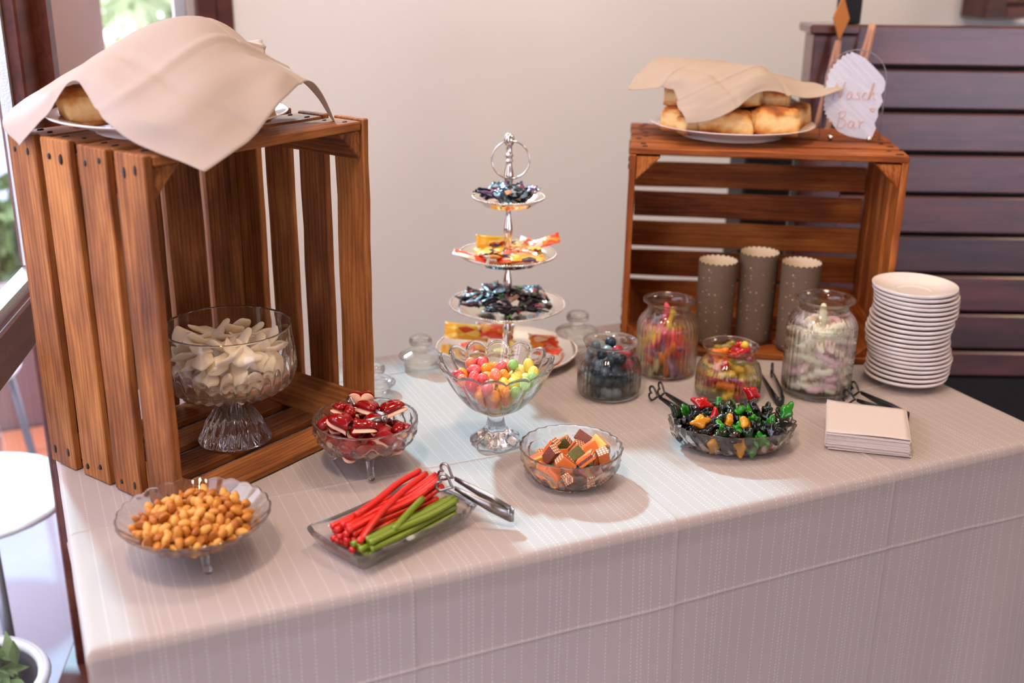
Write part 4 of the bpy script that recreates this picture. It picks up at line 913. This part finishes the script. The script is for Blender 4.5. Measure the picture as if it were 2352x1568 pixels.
for layer, (n, z) in enumerate([(6, 0.0135), (6, 0.0225), (5, 0.0315), (3, 0.040)]):
    for i in range(n):
        y = -0.004 + i * (0.0076 if layer < 2 else 0.0085) + layer * 0.0015; dy = lr.uniform(-0.003, 0.003); x0 = -0.078 + lr.uniform(-0.005, 0.008); x1 = (0.084 if layer < 2 else 0.095) + lr.uniform(-0.010, 0.003)
        zz = z; lift = 0.006 * layer
        stick([(x0, y - 0.002 + dy, zz), (x0 * 0.4, y - dy, zz + lr.uniform(0, 0.002)), (0.03, y + dy * 1.5, zz + lr.uniform(0, 0.003)), (x1, y + lr.uniform(0, 0.006), zz + lift * 0.5)], 'lic_red', f'red licorice stick, {ORDW[i]} from the green bundle in the {LAYW[layer]} layer of the tray', 'red licorice sticks')
for layer, (n, z) in enumerate([(4, 0.0135), (4, 0.0222), (2, 0.031)]):
    for i in range(n):
        y = -0.0365 + i * 0.0085 + layer * 0.001; dy = lr.uniform(-0.003, 0.003); x0 = -0.080 + lr.uniform(-0.004, 0.012)
        stick([(x0, y, z), (x0 * 0.4, y + dy, z), (0.03, y - dy, z), (0.082 + lr.uniform(-0.008, 0.004) + layer * 0.005, y + 0.002, z + 0.002)], 'lic_green', f'green licorice stick, {ORDW[i]} from the table edge in the {LAYW[layer]} layer of the tray', 'green licorice sticks')
stick([(-0.078, -0.022, 0.030), (-0.03, -0.004, 0.043), (0.03, 0.016, 0.049), (0.085, 0.030, 0.050)], 'lic_red', 'red licorice stick lying slantwise over the green and red bundles', 'slanted red stick', 0.0047)
stick([(-0.055, 0.012, 0.047), (-0.01, 0.020, 0.050), (0.04, 0.034, 0.052), (0.082, 0.040, 0.052)], 'lic_red', 'red licorice stick lying highest across the red bundle', 'highest red stick', 0.0047)
stick([(-0.030, -0.034, 0.034), (0.0, -0.024, 0.039), (0.045, -0.006, 0.040)], 'lic_green', 'short green licorice stick crossing slantwise over the green bundle', 'slanted green stick', 0.0046)

# ------------------------------------------------------------------ heart tongs
def tongs(label, bend, tip_a, tip_b, mat, w0=0.017, w1=0.006, heart=0.0145, face=None):
    """bend = where the two arms meet; tip_a, tip_b = centres of the two heart ends"""
    t = thing('serving_tongs', label, 'tongs', bend); B = Vector(bend); up = Vector(face or (0, 0, 1))
    ta, tb = Vector(tip_a) - B, Vector(tip_b) - B
    ax = ((ta + tb) / 2).normalized(); sd = ax.cross(up).normalized(); sgn = 1 if (ta - tb).dot(sd) > 0 else -1
    hw = 0.0055
    for q, s in ((ta, sgn), (tb, -sgn)):
        L_ = q.length; qd = q.normalized(); root = sd * (s * hw) + ax * 0.004
        end = q - qd * heart
        pts = [root, root.lerp(end, 0.35) + sd * (s * 0.0015), root.lerp(end, 0.7) + sd * (s * 0.001), end]
        arm = link('arm', mesh('arm', *ribbon(pts, [w0, w0 * 0.9, w0 * 0.62, w1], 0.0016, up), M[mat]), t)
        u2 = (up - qd * up.dot(qd)).normalized(); hp = []
        for k in range(36):
            hx, hy = heart_xy(2 * math.pi * k / 36); hp.append(q + u2 * (hx * heart * 0.95) + qd * (hy * heart * 0.95))
        link('heart_loop', mesh('heart_loop', *tube(hp, 0.0019, 6, closed=True), M[mat]), arm)
    arc = [ax * (0.004 - 0.006 * math.cos(a)) + sd * (hw * math.sin(a)) for a in [-math.pi / 2 + math.pi * i / 10 for i in range(11)]]
    link('spring_bend', mesh('spring_bend', *ribbon(arc, w0, 0.0016, up), M[mat]), t)
tongs('steel tongs with heart shaped ends lying across the licorice tray', (0.556, 0.072, TZ + 0.020), (0.4930, 0.157, TZ + 0.056), (0.4800, 0.128, TZ + 0.056), 'steel')
tongs('steel heart tongs lying between the jars with its bend behind the oval dish', (0.985, 0.262, TZ + 0.010), (0.9860, 0.388, TZ + 0.016), (0.9640, 0.378, TZ + 0.016), 'black_steel')
tongs('steel heart tongs standing on edge between the two jars behind the dish', (1.158, 0.275, TZ + 0.010), (1.199, 0.398, TZ + 0.018), (1.229, 0.396, TZ + 0.014), 'black_steel')
tongs('dark heart tongs lying behind the paper napkin stack', (1.316, 0.140, TZ + 0.009), (1.314, 0.268, TZ + 0.012), (1.283, 0.246, TZ + 0.010), 'black_steel')
tongs('steel tongs resting on the red heart sweets in the footed bowl', (0.449, 0.291, TZ + 0.092), (0.418, 0.362, TZ + 0.094), (0.390, 0.318, TZ + 0.080), 'steel', 0.011, 0.006, 0.010)
# ------------------------------------------------------------------ saucers, napkins, cups
ORD = 'topmost,second,third,fourth,fifth,sixth,seventh,eighth,ninth,tenth,eleventh,twelfth,thirteenth,fourteenth,fifteenth,sixteenth,seventeenth,eighteenth,nineteenth,twentieth,twenty-first,twenty-second,twenty-third'.split(',')
sme = mesh('saucer', *lathe(smooth_prof([(0, 0.003), (0.027, 0.003), (0.029, 0.0), (0.032, 0.0), (0.034, 0.0035), (0.050, 0.007), (0.066, 0.0112), (0.0722, 0.0142), (0.0740, 0.0168), (0.0738, 0.0188), (0.0728, 0.0197), (0.064, 0.0165), (0.048, 0.0105), (0.036, 0.0078), (0.031, 0.0075), (0.0285, 0.0062), (0.020, 0.0058), (0, 0.0056)], 3), 72), M['china'])
sr_ = random.Random(3)
for k in range(21):
    i = 20 - k; z = Z0 + k * 0.00835
    x = 1.446 + 0.006 * math.sin(k * 0.5) + sr_.uniform(-0.0012, 0.0012) - 0.004 * (k / 20); y = 0.288 + sr_.uniform(-0.0012, 0.0012)
    lab = 'white china saucer on top of the tall saucer stack' if i == 0 else f'white china saucer, {ORD[i]} from the top of the stack'
    if k == 0: lab = 'white china saucer at the bottom of the stack, on the cloth'
    tag(link('saucer', sme, None, (x, y, z), (0, 0, sr_.uniform(0, 6))), lab, 'saucer', 'saucers in the stack')
NC = Vector((1.2115, 0.119, 0)); NA = math.radians(-39.5)
nme = bbox_mesh('paper_napkin', 0.127, 0.131, 0.00115, 0.0004, M['paper_white'])
for k in range(23):
    tag(link('paper_napkin', nme, None, (NC.x + sr_.uniform(-0.0015, 0.0015) - 0.00012 * k, NC.y + sr_.uniform(-0.0015, 0.0015), Z0 + 0.0006 + k * 0.00122), (0, 0, NA + sr_.uniform(-0.012, 0.012) + (0.05 if k == 0 else 0))),
        f'white folded paper napkin, {ORD[23 - k - 1]} below the curled top one of the stack'.replace('topmost', 'first') if k else 'white folded paper napkin at the bottom of the stack, sticking out askew', 'napkin', 'paper napkins in the stack')
V = []; F = []
ng = 16
for s, off in ((1, 0.0006), (-1, -0.0006)):
    for i in range(ng + 1):
        for j in range(ng + 1):
            u_, v_ = -1 + 2 * i / ng, -1 + 2 * j / ng
            V.append((u_ * 0.0635, v_ * 0.0655, off + 0.0022 * max(0, -v_) ** 2 * (0.6 + 0.6 * math.sin(u_ * 2.2 + 0.6)) + 0.004 * max(0, -u_ - 0.5) * max(0, v_ + 0.2)))
q = (ng + 1) ** 2
for i in range(ng):
    for j in range(ng):
        a = i * (ng + 1) + j; F.append((a, a + ng + 1, a + ng + 2, a + 1)); F.append((q + a, q + a + 1, q + a + ng + 2, q + a + ng + 1))
ed = [i * (ng + 1) for i in range(ng + 1)] + [ng * (ng + 1) + j for j in range(1, ng + 1)] + [i * (ng + 1) + ng for i in range(ng - 1, -1, -1)] + list(range(ng - 1, 0, -1))
for k in range(len(ed)): a, b = ed[k], ed[(k + 1) % len(ed)]; F.append((b, a, q + a, q + b))
tag(link('paper_napkin', mesh('paper_napkin', V, F, M['paper_white']), None, (NC.x - 0.003, NC.y, Z0 + 0.0008 + 23 * 0.00122), (0, 0, NA)), 'white paper napkin on top of the stack with a curling front edge', 'napkin', 'paper napkins in the stack')
# paper cups
m, nt, p, N, L = new_mat('grey_dotted_paper')
tc = N.new('ShaderNodeTexCoord'); vo = N.new('ShaderNodeTexVoronoi'); vo.inputs['Scale'].default_value = 110; L.new(tc.outputs['Object'], vo.inputs['Vector'])
sp = N.new('ShaderNodeSeparateXYZ'); L.new(vo.outputs['Color'], sp.inputs[0])
dot = math_node(N, L, 'MULTIPLY', math_node(N, L, 'LESS_THAN', vo.outputs['Distance'], 0.17), math_node(N, L, 'GREATER_THAN', sp.outputs[0], 0.42))
mx = N.new('ShaderNodeMix'); mx.data_type = 'RGBA'; mx.inputs[6].default_value = rgb(104, 84, 64); mx.inputs[7].default_value = rgb(214, 160, 136); L.new(dot, mx.inputs[0]); L.new(mx.outputs[2], p.inputs['Base Color']); p.inputs['Roughness'].default_value = 0.75
nz = N.new('ShaderNodeTexNoise'); nz.inputs['Scale'].default_value = 1; mp = N.new('ShaderNodeMapping'); mp.inputs['Scale'].default_value = (60, 60, 420); L.new(tc.outputs['Object'], mp.inputs[0]); L.new(mp.outputs[0], nz.inputs['Vector'])
bp = N.new('ShaderNodeBump'); bp.inputs['Strength'].default_value = 0.5; bp.inputs['Distance'].default_value = 0.002; L.new(nz.outputs['Fac'], bp.inputs['Height']); L.new(bp.outputs[0], p.inputs['Normal'])
M['cup_grey'] = m; M['cup_cream'] = pmat('cream_paper', rgb(244, 224, 190), 0.85)
def f_cup(r, z, a, i): return r, z + (0.0032 * (abs(math.sin(11 * a)) - 0.5) if z > 0.1 else 0)
for (x, y), h, lb in [((1.2105, 0.566), 0.168, 'grey dotted paper cup, the one towards the tiered stand'), ((1.2930, 0.548), 0.181, 'grey dotted paper cup standing tallest in the middle of three'), ((1.3390, 0.478), 0.174, 'grey dotted paper cup, the one behind the tallest jar')]:
    t = thing('paper_cup', lb + ' in the crate', 'cup', (x, y, TZ + 0.0150), group='paper cups in the low crate')
    hh = [0.012, 0.05, 0.1, h]; 
    link('sleeve', mesh('sleeve', *lathe([(0, 0.001), (0.033, 0.001), (0.0345, 0.012), (0.0355, 0.05), (0.0362, 0.099), (0.0368, h * 0.8), (0.0374, h)], 110, f_cup), M['cup_grey']), t)
    link('lining', mesh('lining', *lathe([(0, 0.003), (0.0325, 0.003), (0.0335, 0.012), (0.0346, 0.05), (0.0353, 0.099), (0.0359, h * 0.8), (0.0365, h)], 110, f_cup), M['cup_cream']), t)

# ------------------------------------------------------------------ cake plates under their cloths
m, nt, p, N, L = new_mat('baked_yeast_cake')
tc = N.new('ShaderNodeTexCoord'); oi = N.new('ShaderNodeObjectInfo'); sp = N.new('ShaderNodeSeparateXYZ'); L.new(tc.outputs['Generated'], sp.inputs[0])
ad = N.new('ShaderNodeVectorMath'); ad.operation = 'ADD'; L.new(tc.outputs['Object'], ad.inputs[0]); L.new(oi.outputs['Random'], ad.inputs[1])
nz = N.new('ShaderNodeTexNoise'); nz.inputs['Scale'].default_value = 34; nz.inputs['Detail'].default_value = 6; L.new(ad.outputs[0], nz.inputs['Vector'])
hgt = math_node(N, L, 'ABSOLUTE', math_node(N, L, 'SUBTRACT', sp.outputs[2], 0.52))
fac = math_node(N, L, 'MULTIPLY_ADD', hgt, 1.35, math_node(N, L, 'MULTIPLY', math_node(N, L, 'SUBTRACT', nz.outputs['Fac'], 0.5), 1.3))
cr = ramp(N, [(0.10, rgb(232, 196, 136)), (0.36, rgb(214, 154, 80)), (0.56, rgb(178, 98, 30)), (0.80, rgb(118, 56, 16))]); L.new(fac, cr.inputs[0]); L.new(cr.outputs[0], p.inputs['Base Color']); p.inputs['Roughness'].default_value = 0.7
p.inputs['Subsurface Weight'].default_value = 0.1; p.inputs['Subsurface Radius'].default_value = (0.01, 0.006, 0.003)
bp = N.new('ShaderNodeBump'); bp.inputs['Strength'].default_value = 1.0; bp.inputs['Distance'].default_value = 0.006; L.new(nz.outputs['Fac'], bp.inputs['Height']); L.new(bp.outputs[0], p.inputs['Normal'])
M['cake'] = m
def cakepiece(r, dx, dy, dz):
    s = r.uniform(0, 40)
    def f(v):
        g = lambda c: math.copysign(abs(c) ** 0.42, c); k = max(abs(g(v.x)), 1e-6)
        w = Vector((g(v.x), g(v.y), g(v.z))); 
        n_ = noise.noise(v * 1.7 + Vector((s, 0, 0))) * 0.17 + noise.noise(v * 4 + Vector((0, s, 0))) * 0.09 + noise.noise(v * 9 + Vector((s, s, 0))) * 0.035
        top = 1 + 0.12 * (1 - v.x * v.x) * (1 - v.y * v.y) if v.z > 0 else 1
        return (w.x * dx / 2 * (0.93 + n_), w.y * dy / 2 * (0.93 + n_), w.z * dz / 2 * (0.95 + n_ * 0.7) * top)
    return blob(f, 4)
cake_r = random.Random(17)
dish_prof = lambda R: smooth_prof([(0, 0.004), (R * 0.55, 0.004), (R * 0.57, 0.0), (R * 0.62, 0.0), (R * 0.66, 0.006), (R * 0.80, 0.014), (R * 0.96, 0.0225), (R, 0.0245), (R * 0.985, 0.0262), (R * 0.8, 0.018), (R * 0.66, 0.011), (R * 0.5, 0.008), (0, 0.0075)], 4)
def cake_plate(loc, R, label, spots, where, names):
    tag(link('cake_plate', mesh('cake_plate', *lathe(dish_prof(R), 80), M['china']), None, loc), label, 'plate')
    for k, (dx, dy, z, rz, sx, sy, sz) in enumerate(spots):
        x = loc[0] + dx * 0.912 + dy * 0.41; y = loc[1] - dx * 0.41 + dy * 0.912
        o = link('cake_piece', mesh('cake_piece', *cakepiece(cake_r, sx, sy, sz), M['cake']), None, (x, y, loc[2] + 0.010 + z + sz / 2), (cake_r.uniform(-0.08, 0.08), cake_r.uniform(-0.08, 0.08), math.radians(rz - 24)))
        tag(o, names.get(k, f'golden piece of yeast cake hidden under the cloth {where}'), 'cake', 'yeast cake pieces ' + where)
RPL = (1.285, 0.664, TZ + 0.4036)
cake_plate(RPL, 0.158, 'white china plate of cake pieces on the low crate', [
    (-0.030, -0.072, 0, 2, 0.105, 0.062, 0.050), (0.068, -0.062, 0, -6, 0.100, 0.060, 0.052), (0.118, -0.004, 0.002, 55, 0.080, 0.050, 0.048), (-0.112, -0.028, 0, 60, 0.070, 0.050, 0.046), (-0.095, -0.068, 0, 20, 0.040, 0.040, 0.034),
    (-0.06, 0.01, 0, 10, 0.09, 0.06, 0.05), (0.04, 0.01, 0, 0, 0.09, 0.06, 0.05), (-0.06, 0.08, 0, -20, 0.09, 0.06, 0.05), (0.05, 0.08, 0, 15, 0.09, 0.06, 0.05),
    (0.000, -0.045, 0.050, 8, 0.090, 0.058, 0.044), (0.066, -0.022, 0.046, -10, 0.080, 0.050, 0.038), (-0.07, 0.0, 0.048, 30, 0.08, 0.05, 0.044), (0.0, 0.05, 0.048, 0, 0.09, 0.06, 0.045), (-0.112, -0.01, 0.044, 50, 0.05, 0.042, 0.040), (-0.01, 0.01, 0.088, 5, 0.07, 0.05, 0.024)],
    'on the low crate', {0: 'browned cake piece at the front of the uncovered plate on the low crate', 1: 'paler swirled cake piece next to the browned one on the low crate', 2: 'cake piece standing at the sign end of the plate', 3: 'cake piece at the tiered stand end of the plate on the low crate', 4: 'small broken cake crumb piece lying low on the plate rim', 9: 'cake piece in the upper row directly under the draped paper', 10: 'cake piece in the upper row near the sign', 13: 'small cake piece stacked highest at the tiered stand end'})
LPL = (0.2063, 0.478, TZ + 0.5005)
cake_plate(LPL, 0.162, 'white china plate on the tall crate under the big white cloth', [
    (-0.100, -0.036, 0, 30, 0.08, 0.056, 0.050), (0.112, 0.0, 0, 70, 0.08, 0.055, 0.05), (-0.02, -0.055, 0, 5, 0.08, 0.05, 0.045), (0.05, -0.05, 0, -10, 0.07, 0.05, 0.045), (-0.05, 0.03, 0, 0, 0.09, 0.06, 0.05), (0.04, 0.03, 0, 10, 0.08, 0.06, 0.05), (0.0, 0.09, 0, 0, 0.1, 0.06, 0.05),
    (-0.02, 0.03, 0.05, 12, 0.07, 0.05, 0.035), (0.035, 0.05, 0.05, -12, 0.06, 0.05, 0.035)],
    'on the tall crate', {0: 'dark amber cake piece peeping out under the big cloth by the window', 1: 'cake piece peeping out under the big cloth on the wall side'})
def patch(ctrl, n=80, bump=0.0, seed=0):
    G = [[Vector(q) for q in row] for row in ctrl]; R_n, C_n = len(G), len(G[0])
    def cr1(a, b, c, d, t): return 0.5 * ((2 * b) + (c - a) * t + (2 * a - 5 * b + 4 * c - d) * t * t + (3 * b - a - 3 * c + d) * t ** 3)
    def ev(row, s):
        s = min(s * (len(row) - 1), len(row) - 1 - 1e-6); i = int(s); m_ = len(row) - 1
        a = row[i - 1] if i > 0 else row[0] * 2 - row[1]; d = row[i + 2] if i + 2 <= m_ else row[m_] * 2 - row[m_ - 1]
        return cr1(a, row[i], row[i + 1], d, s - i)
    V = []
    for j in range(n + 1):
        for i in range(n + 1):
            q = ev([ev(row, i / n) for row in G], j / n)
            w = noise.noise(Vector((i / n * 5 + seed, j / n * 5, seed))) * bump + noise.noise(Vector((i / n * 13 + seed, j / n * 4, seed))) * bump * 0.35
            for c_ in (0.32, 0.66): w += bump * 0.5 * (math.exp(-((i / n - c_) / 0.012) ** 2) - math.exp(-((j / n - c_) / 0.012) ** 2))
            V.append(q + Vector((w * 0.4, -w * 0.6, w)))
    return V, [(j * (n + 1) + i, j * (n + 1) + i + 1, (j + 1) * (n + 1) + i + 1, (j + 1) * (n + 1) + i) for j in range(n) for i in range(n)]
def cloth(name, ctrl, mat, label, bump, seed):
    o = link(name, mesh(name, *patch(ctrl, 90, bump, seed), M[mat])); sm = o.modifiers.new('thickness', 'SOLIDIFY'); sm.thickness = 0.0008; sm.offset = 0
    return tag(o, label, 'cloth')
CTRL_L = [[(0.0077, 0.4818, 1.2376), (0.0457, 0.4474, 1.2828), (0.0825, 0.4127, 1.326), (0.1204, 0.3222, 1.2741), (0.2103, 0.2419, 1.2335)], [(-0.0074, 0.5354, 1.2672), (0.0426, 0.49, 1.2985), (0.1082, 0.4207, 1.3463), (0.1776, 0.3151, 1.3069), (0.275, 0.2821, 1.2619)], [(0.0503, 0.6024, 1.2962), (0.1189, 0.5541, 1.3415), (0.2204, 0.4832, 1.3972), (0.2845, 0.4024, 1.3553), (0.3372, 0.3459, 1.3026)], [(0.1812, 0.6737, 1.3315), (0.2521, 0.61, 1.3702), (0.2979, 0.5589, 1.3825), (0.3492, 0.4949, 1.3389), (0.4024, 0.4486, 1.3126)], [(0.3803, 0.6619, 1.3539), (0.377, 0.6306, 1.3447), (0.3743, 0.5976, 1.3321), (0.4107, 0.5482, 1.3082), (0.4431, 0.4755, 1.2446)]]
CTRL_R = [[(1.0706, 0.7015, 1.2448), (1.1087, 0.6736, 1.2475), (1.1371, 0.649, 1.2477), (1.1308, 0.6176, 1.2201), (1.1303, 0.5899, 1.1939)], [(1.1046, 0.7299, 1.2671), (1.1459, 0.6911, 1.2755), (1.1732, 0.6431, 1.2741), (1.1883, 0.5899, 1.2457), (1.2009, 0.5592, 1.2122)], [(1.139, 0.7443, 1.284), (1.1952, 0.7097, 1.2907), (1.28, 0.6588, 1.2892), (1.2926, 0.6027, 1.2801), (1.2831, 0.5717, 1.2497)], [(1.1629, 0.7608, 1.2941), (1.2569, 0.7282, 1.2904), (1.3377, 0.6744, 1.2768), (1.3593, 0.6114, 1.2607), (1.3671, 0.5619, 1.2331)], [(1.1796, 0.7771, 1.2954), (1.2954, 0.7546, 1.2834), (1.3861, 0.6818, 1.2628), (1.4298, 0.6347, 1.2531), (1.4565, 0.551, 1.2495)]]
cloth('cover_cloth', CTRL_L, 'napkin_cloth', 'large white cloth draped over the cake plate on the tall crate', 0.006, 3)
cloth('cover_cloth', CTRL_R, 'thin_paper', 'small thin white cloth draped over the cake pieces on the low crate', 0.006, 8)

# ------------------------------------------------------------------ acrylic sign
sg = thing('table_sign', 'clear arched acrylic sign with white brushed patch on the low crate', 'sign', (1.480, 0.550, TZ + 0.4020), math.radians(-36))
SW_, SH_ = 0.112, 0.168
arch = [(-SW_ / 2, 0), (SW_ / 2, 0)] + [(SW_ / 2 * math.cos(a), SH_ - SW_ / 2 + SW_ / 2 * math.sin(a)) for a in [math.pi * k / 28 for k in range(29)]]
n = len(arch); V = [(x, -0.0015, z) for x, z in arch] + [(x, 0.0015, z) for x, z in arch]
F = [tuple(range(n)), tuple(range(2 * n - 1, n - 1, -1))] + [(k, k + n, (k + 1) % n + n, (k + 1) % n) for k in range(n)]
link('panel', mesh('panel', V, F, M['acrylic'], False), sg)
link('edge', mesh('edge', *tube([(x, 0, z) for x, z in arch[1:] + arch[:1]], 0.0011, 6), pmat('acrylic_edge', rgb(170, 166, 172), 0.2, trans=0.5)), sg)
def px(x, y): return ((x - (1952 + (325 - y) * 0.12)) / 125 * SW_, (325 - y) / 180 * SH_)
ol = [(1900, 262), (1902, 240), (1905, 218), (1912, 190), (1925, 172), (1945, 155), (1962, 150), (1985, 160), (2005, 178), (2022, 196), (2028, 208), (2025, 222), (2018, 232), (2022, 245), (2012, 262), (2012, 275), (2005, 290), (2008, 300), (2000, 318), (1990, 323), (1975, 322), (1950, 318), (1930, 310), (1915, 292), (1905, 278)]
pol = []
for k in range(len(ol)):
    a = Vector(px(*ol[k])); b = Vector(px(*ol[(k + 1) % len(ol)])); m_ = 4
    for q in range(m_):
        v = a.lerp(b, q / m_); c = Vector((0, 0.08))
        if (k < 6 or k > 22) : v = v + (v - c).normalized() * (0.0022 if q % 2 else -0.0018)
        pol.append((max(-0.0545, min(0.0545, v.x)), v.y))
V = [(x, -0.0019, z) for x, z in pol] + [(0.0, -0.0019, 0.082)]
link('brushed_patch', mesh('brushed_patch', V, [(k, (k + 1) % len(pol), len(pol)) for k in range(len(pol))], None, False) if False else mesh('brushed_patch', V, [(k, (k + 1) % len(pol), len(pol)) for k in range(len(pol))], (lambda: M['brush'])() if 'brush' in M else M.setdefault('brush', pmat('white_brush_paint', rgb(206, 208, 214), 0.6)), False), sg)
nt = M['brush'].node_tree; N, L = nt.nodes, nt.links; p = N['Principled BSDF']
tc = N.new('ShaderNodeTexCoord'); mp = N.new('ShaderNodeMapping'); mp.inputs['Rotation'].default_value = (0, math.radians(-42), 0); mp.inputs['Scale'].default_value = (14, 1, 260)
vr = N.new('ShaderNodeVectorRotate'); vr.rotation_type = 'Y_AXIS'; vr.inputs['Angle'].default_value = math.radians(-40); L.new(tc.outputs['Object'], vr.inputs['Vector'])
mp.inputs['Rotation'].default_value = (0, 0, 0); L.new(vr.outputs[0], mp.inputs[0]); nz = N.new('ShaderNodeTexNoise'); nz.inputs['Scale'].default_value = 1; L.new(mp.outputs[0], nz.inputs['Vector'])
cr = ramp(N, [(0.3, rgb(198, 200, 208)), (0.7, rgb(218, 218, 224))]); L.new(nz.outputs['Fac'], cr.inputs[0]); L.new(cr.outputs[0], p.inputs['Base Color'])
GLY = {'N': [[(0, -.1), (.06, .6), (.14, 1), (.3, .5), (.46, 0), (.52, .5), (.6, 1.0), (.72, 1.05)]], 'a': [[(.36, .4), (.2, .46), (.05, .3), (.05, .1), (.16, 0), (.3, .12), (.36, .42), (.37, .1), (.45, 0), (.54, .07)]],
       's': [[(0, .02), (.15, 0), (.25, .1), (.2, .22), (.08, .32), (.12, .44), (.26, .44)]], 'c': [[(.3, .38), (.2, .46), (.05, .3), (.05, .1), (.17, 0), (.34, .08)]],
       'h': [[(.0, 0), (.1, .6), (.22, 1.08), (.28, 1.0), (.16, .5), (.05, 0)], [(.08, .2), (.25, .46), (.33, .38), (.32, .1), (.4, 0), (.5, .07)]],
       'B': [[(.05, 0), (.1, .5), (.15, .97)], [(0, .82), (.2, 1.0), (.42, .95), (.4, .7), (.15, .54), (.42, .5), (.5, .25), (.34, .02), (.05, 0)]], 'r': [[(0, .4), (.09, .46), (.1, 0)], [(.1, .22), (.2, .42), (.34, .42)]]}
ADV = dict(N=.82, a=.6, s=.38, c=.42, h=.6, B=.62, r=.4)
mb = MB()
def write(txt, x, z, s):
    for ch in txt:
        for st_ in GLY[ch]:
            pts = smooth_prof([(a + 10, b) for a, b in st_], 3); mb.add(tube([(x + (a - 10) * s, -0.0026, z + b * s) for a, b in pts], 0.0008, 5))
        x += ADV[ch] * s
write('Nasch', -0.038, 0.077, 0.029); write('Bar', -0.026, 0.022, 0.032)
hp = [heart_xy(2 * math.pi * k / 20) for k in range(20)]; mb.add(tube([(0.037 + x * 0.0045, -0.0026, 0.058 + y * 0.0045) for x, y in hp], 0.0008, 5, closed=True))
o = link('lettering', mb.mesh('lettering', pmat('rose_gold_ink', rgb(226, 186, 164), 0.5)), sg)
for sx in (0.036, -0.036):
    link('foot', mesh('foot', *tube([(sx, -0.018, 0.004), (sx, 0.018, 0.004)], 0.004, 12), M['silver']), sg)
